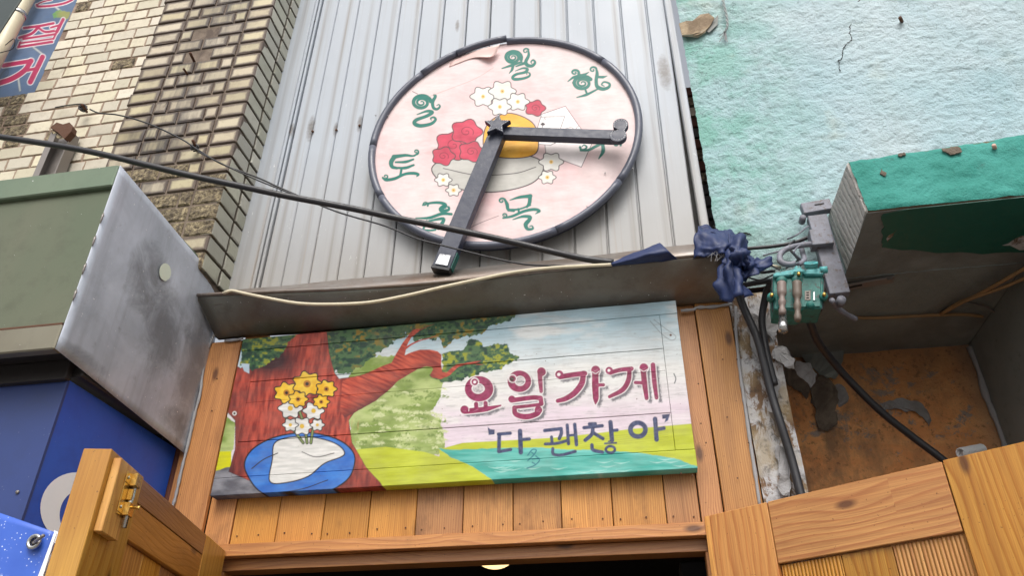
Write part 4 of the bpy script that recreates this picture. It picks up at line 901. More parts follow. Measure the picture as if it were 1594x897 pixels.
# ================================================================== PAINTED SIGN
def sign():
    Yf, T = -0.05, 0.045; x0, x1, z0, z1 = -1.417, 0.1485, 2.360, 2.942
    t = thing('painted_sign', 'long painted wooden signboard of a red tree, lake and Korean lettering over the door', 'sign', ((x0+x1)/2, 0, z0))
    A5 = lambda P: [(700+a/4.985, 560+b/4.985) for a, b in P]
    A6 = lambda P: [(860+a/4.27, 550+b/4.27) for a, b in P]
    B4 = lambda P: [(540+a/5.607, 480+b/5.607) for a, b in P]
    B1 = lambda P: [(320+a/2.8025, 480+b/2.8025) for a, b in P]
    INK = rgb(26,24,30)
    def art(X, Y_):
        c = Canvas(X, Y_, rgb(215,212,214)); n = fbm(X*0.02, Y_*0.05, 21)
        yy = Y_+0.07*(X-700)+(n-0.5)*30
        t1 = np.clip((yy-520)/75, 0, 1); c.C[:] = mixc(rgb(172,200,212), rgb(222,222,220), t1)
        c.C[:] = mixc2(c.C, rgb(220,200,214), np.clip((yy-610)/50, 0, 1)*0.8)
        cl = fbm(X*0.012+3, Y_*0.035, 31); c.C[:] = mixc2(c.C, rgb(228,226,222), np.clip((cl-0.56)*5, 0, 0.7))
        gr = fbm(X*0.05, Y_*0.6, 41); c.C[:] = mixc2(c.C, rgb(160,158,160), np.clip((gr-0.62)*3, 0, 0.35))
        # bushes
        LB = lambda s: (lambda x, y: mixc(rgb(122,146,66), rgb(182,196,128), (fbm(x*0.035, y*0.06, s)-0.3)*2.2))
        c.poly([(545,560),(590,556),(640,552),(680,566),(690,592),(686,612),(672,640),(690,668),(690,702),(660,716),(600,716),(548,700),(540,640)], LB(51), rag=6, rsc=0.11)
        c.poly([(552,640),(575,630),(620,632),(650,630),(668,655),(690,665),(688,700),(640,712),(560,705)], LB(52), rag=6, rsc=0.13, seed=2)
        for k in range(130):
            bx, by = random.uniform(548, 690), random.uniform(580, 705)
            if by > 596+24*math.sin(bx*0.06)+20*(k % 3-0.6): c.poly([(bx-9, by), (bx-4, by-3), (bx+5, by-3), (bx+10, by+1), (bx, by+2)], rgb(200,208,156) if k % 3 else rgb(116,140,66), alpha=0.32, rag=4, rsc=0.4, seed=k)
        c.poly([(335,655),(353,648),(366,660),(364,700),(352,712),(330,712)], LB(53), rag=1.5)
        # hills, lake
        HG = lambda x, y: mixc(rgb(176,184,40), rgb(196,206,70), (fbm(x*0.03+y*0.02, y*0.12, 61)-0.25)*1.8)
        c.poly([(684,700),(720,690),(790,686),(860,682),(920,676),(985,668),(1030,664),(1100,658),(1100,800),(684,800)], HG)
        c.poly([(540,702),(600,696),(660,704),(720,722),(775,748),(830,790),(540,810)], HG)
        c.poly([(330,704),(360,703),(360,735),(325,738)], rgb(206,204,16))
        LK = lambda x, y: mixc(rgb(66,166,154), rgb(124,204,194), (fbm(x*0.02, y*0.16, 71)-0.3)*2.0)
        c.poly([(684,699),(700,701),(760,699),(830,697),(880,700),(940,702),(1000,706),(1050,714),(1100,732),(1100,790),(800,800),(772,752),(735,726),(700,712)], LK, smooth=False, rag=1.2)
        for k in range(26):
            bx, by = random.uniform(760, 1060), random.uniform(712, 745); c.stroke([(bx, by), (bx+12, by+2), (bx+26, by-1)], [0.4, 2.2, 0.4], rgb(186,228,220), alpha=0.5)
        for k in range(5):
            by = 697+k*3.2; c.stroke([(900,by-12),(980,by-20),(1040,by-26)], 0.8, rgb(150,150,50), alpha=0.5)
        # ground at the left
        c.poly([(320,738),(362,726),(420,728),(520,735),(540,800),(320,800)], lambda x, y: mixc(rgb(92,92,100), rgb(140,140,146), (fbm(x*0.05, y*0.1, 81)-0.3)*2.2), rag=1.5)
        # leaf canopy
        def LF(s, y1, y2): 
            def f(x, y):
                a = fbm(x*0.16, y*0.2, s, 3); b = fbm(x*0.05, y*0.07, s+3, 2)
                C = mixc(rgb(34,72,50), rgb(74,108,70), (a-0.35)*5); C = mixc2(C, rgb(y1, y2, 46), np.clip((a-0.56)*12, 0, 1)*np.clip((b-0.42)*6, 0, 1)); return mixc2(C, rgb(28,60,52), np.clip((0.38-a)*14, 0, 0.8))
            return f
        c.poly([(500,500),(560,516),(600,508),(700,498),(775,486),(812,484),(790,500),(762,508),(750,520),(726,522),(712,530),(690,540),(682,528),(650,530),(632,520),(618,528),(606,540),(585,548),(578,556),(566,566),(545,580),(520,580),(500,560)], LF(91, 138, 118), rag=7, rsc=0.13)
        c.poly([(500,490),(830,470),(800,492),(700,505),(560,530),(505,535)], LF(101, 150, 122), rag=6, rsc=0.14, seed=1)
        c.poly([(688,552),(700,548),(722,545),(732,528),(744,530),(752,540),(775,534),(788,536),(794,550),(812,556),(800,562),(780,574),(760,578),(740,585),(715,592),(700,596),(685,590),(672,586),(690,570)], LF(111, 150, 156), rag=4.5, rsc=0.16, seed=4)
        c.poly([(665,584),(700,578),(730,584),(712,592),(690,596)], LF(121, 80, 120), rag=3, seed=5)
        # trunk
        def TR(x, y):
            a = fbm(x*0.22+y*0.03, y*0.045-x*0.02, 131, 4); C = mixc(rgb(128,44,38), rgb(192,82,64), (a-0.3)*2.4)
            d = np.clip(1-np.hypot((x-418)/62, (y-560)/34), 0, 1); C = mixc2(C, rgb(58,30,36), d*1.6)
            d = np.clip((y-(742-0.2*(x-360)))/60, 0, 1); C = mixc2(C, rgb(96,34,34), d*0.6)
            d = np.clip((395-x)/45, 0, 1)*np.clip((y-600)/60, 0, 1); C = mixc2(C, rgb(74,36,40), d)
            return C
        c.poly([(362,566),(375,574),(388,560),(392,545),(430,520),(470,512),(508,508),(512,548),(520,580),(528,590),(560,585),(600,572),(612,600),(572,622),(553,640),(543,655),(548,690),(570,728),(592,752),(604,775),(600,800),(490,800),(380,745),(356,735),(366,700),(366,655),(352,640),(355,610)], TR, outline=INK, ow=0.5, rag=0.5)
        c.poly([(375,520),(450,512),(462,520),(448,535),(438,552),(420,566),(405,574),(392,578),(376,570)], LF(141, 146, 150), rag=4, rsc=0.15, seed=6)
        c.poly([(375,566),(388,567),(388,582),(380,578)], rgb(178,198,212))
        br = B4([(-40,640),(0,622),(150,580),(300,510),(390,475),(425,405),(490,300),(530,245),(560,205),(600,180),(640,182),(630,200),(560,255),(520,335),(505,412),(560,385),(640,362),(720,362),(790,375),(825,405),(822,500),(832,558),(870,565),(950,492),(1040,478),(1130,462),(1170,462),(1120,486),(1040,494),(975,512),(895,590),(820,620),(745,608),(722,588),(752,535),(740,512),(695,508),(620,532),(540,580),(440,642),(380,705),(250,810),(100,895),(-20,960),(-60,900)])
        def BR(x, y):
            a = fbm((x*0.9+y*0.4)*0.05, (y*0.9-x*0.4)*0.35, 151, 3); C = mixc(rgb(150,52,42), rgb(206,92,68), (a-0.3)*2.2)
            l = y-(620-0.62*(x-540)); return mixc2(C, rgb(78,34,40), np.clip((l-8)/22, 0, 1)*0.85*np.clip((690-x)/30, 0, 1))
        c.poly(br, BR, rag=0.6); c.stroke(B4([(508,355),(560,318),(640,282),(720,262),(785,238)]), [3.6,2.6,1.8,1.2,0.6], rgb(178,66,52)); c.stroke(B4([(560,225),(575,190),(590,170)]), [2,1,0.4], rgb(150,60,50)); c.stroke(B4([(640,190),(700,160),(760,140)]), [1.6,1,0.4], rgb(150,60,50))
        c.stroke(B4([(1130,490),(1190,494)]), [1.4,0.4], rgb(190,80,64)); c.stroke([(340,598),(352,602)], 0.5, INK)
        for k in range(160):
            bx, by = random.uniform(380, 560), random.uniform(590, 770); L_ = random.uniform(6, 16)
            if 375 < bx < 590: c.stroke([(bx, by), (bx-0.12*L_, by+L_)], [0.3, 1.0, 0.3], rgb(92,32,34) if k % 2 else rgb(214,104,80), alpha=0.45, smooth=False)
        # a plain still life under the tree: yellow and white blossoms in a blue and white cloth bundle
        BL = lambda x, y: mixc(rgb(44,104,190), rgb(72,134,212), (fbm(x*0.05, y*0.08, 161)-0.3)*2.0)
        CW = lambda x, y: mixc(rgb(206,206,202), rgb(232,230,226), (fbm(x*0.05, y*0.3, 162)-0.3)*2.0)
        c.poly([(384,738),(382,716),(398,696),(432,680),(480,674),(524,684),(548,702),(552,722),(540,748),(505,768),(455,778),(408,768)], BL, smooth=True, outline=INK, ow=2.2)
        c.poly([(430,688),(474,680),(520,690),(536,708),(505,722),(480,742),(446,752),(420,750),(424,716)], CW, smooth=True, outline=INK, ow=1.8)
        c.stroke([(392,730),(410,716),(432,706)], 1.6, INK); c.stroke([(470,704),(492,712),(520,706)], 1.2, INK); c.stroke([(430,768),(470,762),(510,748)], 1.4, INK)
        GS = rgb(120,140,80)
        for P in ([(478,690),(474,664),(466,640)], [(484,690),(488,664),(494,646)], [(472,690),(456,668),(446,652)]): c.stroke(P, 5, INK); c.stroke(P, 2.8, GS)
        for (bx, by, br_) in ((452,636,17),(488,640,15),(470,664,15),(494,662,10),(452,662,11)):
            c.poly([(bx+br_*(1+0.17*math.cos(6*a))*math.cos(a), by+br_*0.85*(1+0.17*math.cos(6*a))*math.sin(a)) for a in np.linspace(0, 2*math.pi, 44)[:-1]], CW, outline=INK, ow=1.5); c.dot(bx, by, br_*0.24, rgb(214,176,60))
        for (bx, by, br_) in ((446,612,18),(478,598,21),(508,606,15),(500,626,12),(464,622,14)):
            c.poly([(bx+br_*(1+0.15*math.cos(7*a))*math.cos(a), by+br_*0.85*(1+0.15*math.cos(7*a))*math.sin(a)) for a in np.linspace(0, 2*math.pi, 50)[:-1]], lambda x, y: mixc(rgb(226,172,24), rgb(240,204,70), (fbm(x*0.1, y*0.1, 163)-0.3)*2), outline=INK, ow=1.7); c.dot(bx, by, br_*0.27, rgb(176,112,30)); c.dot(bx, by, br_*0.13, INK)
        # ---- lettering
        CR = lambda x, y: mixc(rgb(128,32,72), rgb(158,52,98), (fbm(x*0.25, y*0.25, 171)-0.3)*2); WO = rgb(236,232,232); SH = rgb(116,114,120)
        S = []
        def ring(cx, cy, rx, ry, w): return [(cx+rx*math.cos(a), cy+ry*math.sin(a)) for a in np.linspace(0, 2*math.pi, 25)], w
        P, w = ring(228, 228, 78, 66, 66); S.append((A5(P), w/4.985)); S.append((A5([(194,174),(195,175)]), 56/4.985))
        S.append((A5([(205,345),(208,392)]), 34/4.985)); S.append((A5([(278,338),(282,385)]), 34/4.985)); S.append((A5([(115,390),(116,391)]), 66/4.985)); S.append((A5([(125,402),(200,395),(290,383),(395,358)]), [44/4.985, 44/4.985, 42/4.985, 14/4.985]))
        P, w = ring(541, 170, 64, 56, 56); S.append((A5(P), w/4.985)); S.append((A5([(487,148),(488,149)]), 54/4.985)); S.append((A5([(712,95),(713,96)]), 68/4.985)); S.append((A5([(700,120),(704,180),(710,248)]), [38/4.985, 36/4.985, 28/4.985]))
        S.append((A5([(482,308),(483,309)]), 56/4.985)); S.append((A5([(495,316),(570,305),(650,296),(700,300)]), 38/4.985)); S.append((A5([(706,300),(712,345)]), 36/4.985)); S.append((A5([(705,350),(600,362),(505,372)]), 28/4.985)); S.append((A5([(502,375),(510,420),(560,442),(620,442),(680,420),(695,400)]), [36/4.985, 42/4.985, 46/4.985, 44/4.985, 34/4.985])); S.append((A5([(688,392),(689,393)]), 60/4.985))
        S.append((A6([(45,142),(46,143)]), 54/4.27)); S.append((A6([(52,158),(130,145),(215,135)]), 34/4.27)); S.append((A6([(205,135),(195,200),(150,262),(90,302),(35,318)]), [36/4.27, 40/4.27, 40/4.27, 36/4.27, 28/4.27])); S.append((A6([(287,113),(288,114)]), 60/4.27)); S.append((A6([(285,125),(285,220),(288,300),(286,338)]), [44/4.27, 46/4.27, 40/4.27, 10/4.27])); S.append((A6([(300,213),(338,212)]), 24/4.27))
        S.append((A6([(377,116),(378,117)]), 50/4.27)); S.append((A6([(385,130),(450,112),(525,104)]), 30/4.27)); S.append((A6([(512,108),(505,180),(465,245),(380,290)]), [30/4.27, 34/4.27, 34/4.27, 24/4.27])); S.append((A6([(607,97),(608,98)]), 58/4.27)); S.append((A6([(603,110),(612,200),(626,300)]), [38/4.27, 38/4.27, 28/4.27])); S.append((A6([(552,196),(595,198)]), 24/4.27)); S.append((A6([(668,78),(676,180),(692,298)]), [32/4.27, 34/4.27, 26/4.27]))
        for P, w in S: c.stroke(P, w, SH, soft=3.0, rag=2.2, off=(5.5, 4.5), alpha=0.85, seed=7)
        grow = lambda w, g: [v+g for v in w] if hasattr(w, '__len__') else w+g
        for P, w in S: c.stroke(P, grow(w, 2.6), WO)
        for P, w in S: c.stroke(P, w, CR)
        HOLE = lambda x, y: mixc(rgb(214,208,208), rgb(150,148,150), (fbm(x*0.4, y*0.4, 181)-0.3)*2)
        for (hx, hy, rx, ry) in ((220,226,46,38),(546,166,38,36)):
            E_ = [(hx+rx*math.cos(a), hy+ry*math.sin(a)) for a in np.linspace(0, 2*math.pi, 28)[:-1]]; c.poly(A5(E_), HOLE, outline=WO, ow=1.3)
        for P in (A5([(194,174),(195,175)]), A5([(487,148),(488,149)])): c.stroke(P, 60/4.985+1.4, WO); c.stroke(P, 56/4.985-1, CR)
        c.dot(*A5([(194,175)])[0], 2.2, rgb(244,240,240)); c.dot(*A5([(482,152)])[0], 3.4, rgb(50,32,24)); c.dot(*A6([(42,142)])[0], 2.6, rgb(244,240,240)); c.dot(*A6([(375,115)])[0], 2.2, rgb(244,240,240))
        for P in ([(500,340),(580,330),(665,322)], [(545,392),(600,384),(660,378)], [(150,372),(148,400)]): c.stroke(A5(P), 1.0, WO)
        for P in ([(262,124),(287,136),(312,120)], [(582,108),(607,122),(636,106)]): c.stroke(A6(P), 1.1, WO)
        c.stroke(A6([(648,80),(656,180),(668,300)]), 1.0, WO)
        for k in range(40):
            P0 = random.choice(S)[0]; q = P0[random.randrange(len(P0))]; c.stroke([(q[0]-3, q[1]+random.uniform(-3, 3)), (q[0]+3, q[1]+random.uniform(-3, 3))], [0.2, 0.7, 0.2], rgb(214,170,190), alpha=0.6)
        NV = lambda x, y: mixc(rgb(48,56,92), rgb(78,88,122), (fbm(x*0.3, y*0.3, 191)-0.3)*2)
        T5 = [([(378,580),(470,573)], 26), ([(384,585),(382,715)], 30), ([(388,716),(473,700)], 26), ([(546,556),(552,722)], 36), ([(565,622),(618,618)], 26),
              ([(738,552),(865,538)], 28), ([(864,542),(866,575),(850,615)], 28), ([(790,602),(795,650)], 24), ([(742,657),(830,652),(912,630)], 24), ([(912,510),(922,655)], 26), ([(970,505),(984,662)], 28), ([(925,590),(972,587)], 20), ([(800,692),(805,735),(870,742),(975,714)], 24)]
        for P, w in T5: c.stroke(A5(P), w/4.985, NV, smooth=len(P) > 2)
        c.poly(A5([(294,524),(316,542),(350,545),(348,582),(303,587)]), NV)
        T6 = [([(245,472),(285,470)], 22), ([(210,497),(330,484)], 24), ([(268,492),(262,540),(218,580)], 26), ([(270,530),(335,570)], 24), ([(385,460),(396,580)], 30), ([(398,516),(430,513)], 22), ([(262,612),(270,645),(332,660)], 24),
              ([(348,602),(424,598)], 12), ([(372,588),(400,586)], 9), ([(682,438),(692,576)], 30), ([(698,508),(740,500)], 26)]
        for P, w in T6: c.stroke(A6(P), w/4.27, NV, smooth=len(P) > 2)
        for (hx, hy, rx, ry, w) in ((385,642,30,22,18), (568,510,50,46,32)):
            c.stroke(A6([(hx+rx*math.cos(a), hy+ry*math.sin(a)) for a in np.linspace(0, 2*math.pi, 22)]), w/4.27, NV)
        c.poly(A6([(728,410),(782,404),(768,448),(744,463),(752,436),(730,438)]), NV)
        TL = rgb(34,120,136)
        for P in ([(606,745),(640,702),(672,706),(650,745),(606,786)], [(668,750),(697,782),(660,822),(600,846)], [(636,722),(655,738)], [(640,776),(694,770)], [(640,800),(660,810)]): c.stroke(A5(P), 1.9, TL)
        # small marks: screw hole, knots, scribble
        for (u, v, r) in ((365,644,2.4),): c.dot(u, v, r+1, rgb(226,224,222)); c.dot(u, v, r-0.6, rgb(60,50,46))
        c.dot(1044, 522, 1.8, rgb(100,66,52)); c.stroke([(1012,500),(1030,520),(1045,530),(1052,524),(1036,512),(1018,498)], 0.8, rgb(130,130,130)); c.stroke([(1049,582),(1052,590),(1050,597)], 1.5, rgb(70,76,84))
        for k in range(70):
            u, v = random.uniform(700, 1030), random.uniform(500, 690); L_ = random.uniform(3, 14); c.stroke([(u, v), (u+L_, v-0.07*L_)], [0.2, 0.7, 0.2], rgb(120,112,110), alpha=0.5, smooth=False)
        c.stroke([(1010,745),(1040,744)], 0.1, INK)
        return c.C
    a = 0.0; g = 0.0011
    xl, xr = -1.356, 0.0895; zt, zs2, zs1, zm, zb = 2.892, 2.765, 2.685, 2.541, 2.4185
    art_grid('board', t, x0, x1, zt+g, z1, Yf, T, 0.002, art, M_paint)
    art_grid('board', t, x0, x1, z0, zb-g, Yf, T, 0.002, art, M_paint)
    art_grid('board', t, x0, xl-g*0.6, zb+g*0.2, zt-g*0.2, Yf+0.0008, T-0.002, 0.002, art, M_paint)
    art_grid('board', t, xr+g, x1-0.001, zb+g, zt-g, Yf+0.0006, T-0.002, 0.002, art, M_paint)
    for zA, zB, dy in ((zb, zm, 0.002), (zm, zs1, 0.0012), (zs1, zs2, 0.0018), (zs2, zt, 0.001)):
        art_grid('board', t, xl, xr, zA+(g if zA != zs1 else 0.0005), zB-(g if zB != zs1 else 0.0005), Yf+dy, T-0.006, 0.002, art, M_paint)
    box('back_board', x0+0.01, x1-0.01, Yf+0.012, -0.006, z0+0.004, z1-0.006, M_dark, t)
    for u, v in ((1060,732),(1078,735)): 
        p = py(u, v+6, Yf-0.0005); tube('screw', [p, p+np.array([0, -0.002, 0])], 0.003, M_rust, t, 6)
sign()

# ================================================================== METAL SIGN BOX + BLUE SIGN (left)
def sign_boxes():
    X = -1.562; yf = -0.712; zt, zb = 3.232, 2.575
    t = thing('metal_canopy_box', 'dull metal canopy box with green reflections painted on its front and a grey side, left of the gutter', 'metal box', (X, 0, zb))
    # side sheet, slightly dished
    corners = [(-0.712, 3.236), (-0.002, 3.195), (-0.04, 2.522), (-0.30, 2.545), (-0.59, 2.545), (-0.712, 2.578)]
    n = 24; V = []; Fs = []
    for i in range(n):
        u = i/(n-1); y = -0.712+u*0.71
        top = 3.236-0.041*u; bot = 2.578-0.056*u
        for k in range(n):
            v = k/(n-1); bul = 0.006*math.sin(u*math.pi)*math.sin(v*math.pi)+0.003*(float(fbm(np.array([u*4]), np.array([v*4]), 5)[0])-0.5)
            V.append((X+bul, y+(0 if v < 0.1 else 0), bot+(top-bot)*v))
    for i in range(n-1):
        for k in range(n-1): Fs.append((i*n+k, (i+1)*n+k, (i+1)*n+k+1, i*n+k+1))
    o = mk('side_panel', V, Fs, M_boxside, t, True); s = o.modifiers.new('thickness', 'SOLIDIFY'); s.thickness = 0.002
    box('front_panel', -3.3, X-0.012, yf+0.012, yf+0.016, 2.668, 3.155, M_boxfront, t)
    box('top_flange', -3.3, X-0.003, yf-0.006, yf+0.05, 3.150, 3.236, M_boxtrim, t, 0.004)
    box('lower_flange', -3.3, X-0.006, yf-0.003, yf+0.03, 2.577, 2.655, M_boxlow, t, 0.004)
    box('front_lip', -3.3, X-0.012, yf+0.002, yf+0.012, 2.655, 2.664, M_rust, t, 0.002)
    box('top_sheet', -3.3, X-0.004, yf+0.05, -0.22, 3.215, 3.22, M_boxtrim, t)
    box('underside', -3.3, X-0.004, yf+0.03, -0.03, 2.60, 2.606, M_boxunder, t)
    box('support_rail', -3.3, X-0.035, -0.61, -0.585, 2.54, 2.60, M_boxunder, t, 0.003)
    box('side_rail', X-0.045, X-0.006, -0.585, -0.05, 2.555, 2.60, M_boxunder, t, 0.004)
    # torn solder blobs on the front corner
    L = []
    for v in (0.25, 0.42, 0.62, 0.8):
        z = 3.15-0.5*v; P = [(X+0.001, yf-0.001, z+0.02), (X+0.003, yf-0.004, z), (X+0.001, yf-0.001, z-0.02)]; tube('seam_bead', crom(P, 3), [0.001, 0.002, 0.0042, 0.0022, 0.0035, 0.002, 0.001], M_galv, t, 6)
    P = [px(257+9*math.cos(a)*(1 if math.sin(a) < 0.8 else 0.5), 424+14*math.sin(a), X+0.009) for a in np.linspace(0, 2*math.pi, 17)[:-1]]
    o = prism('round_sticker', P, (0.001, 0, 0), plain('cream_sticker', rgb(206,214,196), 0.5, var=0.1)); props(o, 'small oval cream sticker on the grey side of the metal box', 'sticker')
    xb, yb = -1.603, -0.588
    b = thing('blue_sign_box', 'blue enamel sign box with a white letter, under the metal canopy box', 'sign', (xb, -0.3, 1.3))
    box('front_panel', -3.3, xb-0.003, yb, yb+0.004, 1.3, 2.545, M_bluedk, b); box('side_panel', xb-0.003, xb, yb-0.001, -0.02, 1.3, 2.545, M_blue, b)
    box('corner_strip', xb-0.006, xb+0.0015, yb-0.003, yb+0.006, 1.3, 2.54, M_bluedk, b)
    outer = [px(118+56*math.cos(a), 792+56*math.sin(a), xb) for a in np.linspace(0, 2*math.pi, 49)[:-1]]
    inner = [px(127+35*math.cos(a), 803+40*math.sin(a), xb) for a in np.linspace(0, 2*math.pi, 49)[:-1]]
    V = outer+inner; V = [v+np.array([0.0015, 0, 0]) for v in V]; mk('white_letter', V, [(i, (i+1) % 48, 48+(i+1) % 48, 48+i) for i in range(48)], M_white, b)
    p = px(30, 767, -1.62); p = py(28, 767, yb); tube('rivet', [p, p+np.array([0, -0.004, 0])], 0.005, M_galv, b, 8)
    Yb = -0.9
    bn = thing('banner', 'speckled blue vinyl banner with metal eyelet in the lower left corner', 'banner', py(0, 897, Yb))
    A = py(-60, 778, Yb); B = py(85, 829, Yb); Cc = py(48, 930, Yb); D = py(-60, 960, Yb)
    n = 14; V = []; Fs = []
    for i in range(n):
        for k in range(n):
            u, v = i/(n-1), k/(n-1); p = (A*(1-u)+B*u)*(1-v)+(D*(1-u)+Cc*u)*v; p = p+np.array([0, 0.006*math.sin(u*7+v*3), 0]); V.append(p)
    for i in range(n-1):
        for k in range(n-1): Fs.append((i*n+k, i*n+k+1, (i+1)*n+k+1, (i+1)*n+k))
    o = mk('banner_sheet', V, Fs, M_banner, bn, True); s = o.modifiers.new('thickness', 'SOLIDIFY'); s.thickness = 0.001
    hem = [B+np.array([0, -0.001, 0]), Cc+np.array([0, -0.001, 0]), Cc+np.array([0.012, 0.0, 0]), B+np.array([0.005, 0, -0.004])]; prism('hem', hem, (0, 0.002, 0), M_white, bn)
    g = py(53, 844, Yb-0.006); ring = [g+np.array([0.0125*math.cos(a), 0, 0.0125*math.sin(a)]) for a in np.linspace(0, 2*math.pi, 21)[:-1]]
    tube('eyelet', ring, 0.0042, M_steel, bn, 10, closed=True)
    ring = [g+np.array([0.008*math.cos(a), 0.002, 0.008*math.sin(a)]) for a in np.linspace(0, 2*math.pi, 17)[:-1]]; prism('eyelet_hole', ring, (0, 0.001, 0), M_dark, bn)
    tube('cord', crom([g+np.array([-0.002, 0.002, -0.002]), py(60, 840, Yb-0.03), py(68, 834, Yb-0.035)], 5), 0.0036, M_galv, bn, 8)
    w0, w1, w2, w3 = [py(a, b2, -0.86) for a, b2 in ((84,826),(92,829),(72,905),(58,905))]
    p = thing('signpost_panel', 'white panel edge with blue square between the banner and the wooden door', 'panel', w3)
    prism('panel_strip', [w0, w1, w2, w3], (0, 0.01, 0), M_white, p); s0, s1, s2, s3 = [py(a, b2, -0.8625) for a, b2 in ((80,846),(88,846),(83,861),(74,861))]; prism('blue_square', [s0, s1, s2, s3], (0, 0.002, 0), M_bluedk, p)
sign_boxes()

# ================================================================== DOORS
def leaf(name, label, hinge, dr, flip, spec, mat_fn, thick, off_n):
    """spec: list of (part, s0, s1, z0, z1, grain, material, proud) on the leaf plane; hinge = point on the visible face."""
    h = np.array(hinge); d = np.array(dr)/np.linalg.norm(dr); n = np.array(off_n)/np.linalg.norm(off_n)   # n points away from the viewer
    t = thing(name, label, 'door', (h[0], h[1], 0))
    out = {}
    for part, s0, s1, z0, z1, grain, mat, proud in spec:
        if grain == 'z': xd = np.array([0, 0, 1.0]); L = z1-z0; W = s1-s0
        else: xd = d; L = s1-s0; W = z1-z0
        org = h+d*s0-n*proud; org = np.array([org[0], org[1], z0])
        # want local Z = xd x yd = -n (outwards to viewer)
        yd = np.cross(-n, xd); 
        if grain == 'z' and yd@d < 0: org = org+d*(s1-s0)
        if grain != 'z' and yd[2] < 0: org = org+np.array([0, 0, z1-z0])
        o = board(part, org, xd, yd, L, W, thick(part), mat, t)
        out.setdefault(part, []).append(o)
    return t, h, d, n
def doors():
    th = lambda p: {'panel_board': 0.02, 'stile': 0.06, 'rail': 0.055, 'edge_strip': 0.058}.get(p, 0.05)
    zt, zr = 2.184, 2.041
    h = py(352, 857, -0.05); d = np.array([0.219, -0.976, 0]); n = np.array([-0.976, -0.219, 0])
    sp = [('stile', 0.0, 0.2, 0.06, zt-0.004, 'z', M_doorl, 0.0), ('stile', 0.712, 0.902, 0.06, zt, 'z', M_doorl, 0.0),
          ('rail', 0.2015, 0.7105, 2.1235, zt-0.004, 's', M_doord, -0.001), ('rail', 0.2015, 0.7105, zr, 2.1225, 's', M_doord, -0.0022), ('rail', 0.2015, 0.7105, 0.06, 0.25, 's', M_doord, -0.001)]
    s = 0.203
    for w in (0.125, 0.122, 0.124, 0.135): sp.append(('panel_board', s+0.001, s+w-0.001, 0.252, zr-0.002, 'z', M_door, -0.014)); s += w
    t, h_, d_, n_ = leaf('wooden_door', 'left pine door leaf with brass bolt, swung open towards the street', h, d, 1, sp, None, th, n)
    at = lambda s, z, out: h+d*s-n*out+np.array([0, 0, z-h[2]])
    # bolt block
    zb0, zb1 = 2.014, 2.17
    o = board('bolt_block', at(0.80, zb0, 0.018), (0, 0, 1), np.cross(-n, [0, 0, 1.0]), zb1-zb0, 0.085, 0.0175, M_doorl, t) if np.cross(-n, [0, 0, 1.0])@d > 0 else board('bolt_block', at(0.885, zb0, 0.018), (0, 0, 1), np.cross(-n, [0, 0, 1.0]), zb1-zb0, 0.085, 0.0175, M_doorl, t)
    P = lambda s, z, o_: at(s, z, 0.018+o_)
    B = thing_child('door_bolt', t, P(0.82, 2.1, 0))
    def plate(name, s0, s1, z0, z1, o0, o1, m): 
        V = [P(s_, z_, o_) for z_ in (z0, z1) for s_, o_ in ((s0, o0), (s1, o0), (s1, o1), (s0, o1))]; return hexa(name, V, m, B, 0.0008)
    plate('bolt_plate', 0.802, 0.846, 2.062, 2.150, 0.0, 0.003, M_brass)
    for z in (2.078, 2.142): plate('bolt_guide', 0.8, 0.826, z-0.014, z+0.014, 0.003, 0.017, M_brass); plate('bolt_flange', 0.826, 0.85, z-0.012, z+0.012, 0.003, 0.0045, M_brass)
    plate('bolt_guide', 0.804, 0.822, 2.098, 2.122, 0.003, 0.014, M_brass)
    tube('bolt_rod', [P(0.812, 2.040, 0.010), P(0.812, 2.15, 0.010)], 0.0058, M_steel, B, 12)
    tube('bolt_knob', [P(0.812, 2.085, 0.012), P(0.806, 2.085, 0.026), P(0.805, 2.085, 0.03)], [0.003, 0.003, 0.006], M_brass, B, 10)
    for z in (2.078, 2.142): tube('screw', [P(0.838, z, 0.0045), P(0.838, z, 0.0062)], 0.004, M_steel, B, 8)
    h2 = py(1095, 805, -0.05); d2 = np.array([0.82, -0.573, 0]); n2 = np.array([0.573, 0.82, 0])
    zt = h2[2]; zr = 2.055
    sp = [('edge_strip', 0.0, 0.019, 0.06, zt, 'z', M_door, -0.001), ('stile', 0.0205, 0.2, 0.06, zt, 'z', M_door, 0.0), ('rail', 0.2025, 0.657, zr, zt+0.001, 's', M_door, -0.0015), ('stile', 0.6605, 0.86, 0.06, zt+0.003, 'z', M_door, 0.0), ('rail', 0.202, 0.658, 0.06, 0.25, 's', M_door, -0.001)]
    s = 0.203; 
    for w, fm in ((0.163, M_flute), (0.127, M_door), (0.166, M_flute)): sp.append(('panel_board', s+0.0012, s+w-0.0012, 0.252, zr-0.003, 'z', fm, -0.012)); s += w
    t2, *_ = leaf('wooden_door', 'right pine door leaf with boarded panels, folded open against the plaster recess', h2, d2, 1, sp, None, th, n2)
def thing_child(name, parent, loc):
    o = bpy.data.objects.new(name, None); COL.objects.link(o); w = Vector([float(v) for v in loc]); WT[o.name] = w; o.parent = parent; o.location = w-WT[parent.name]; return o
doors()

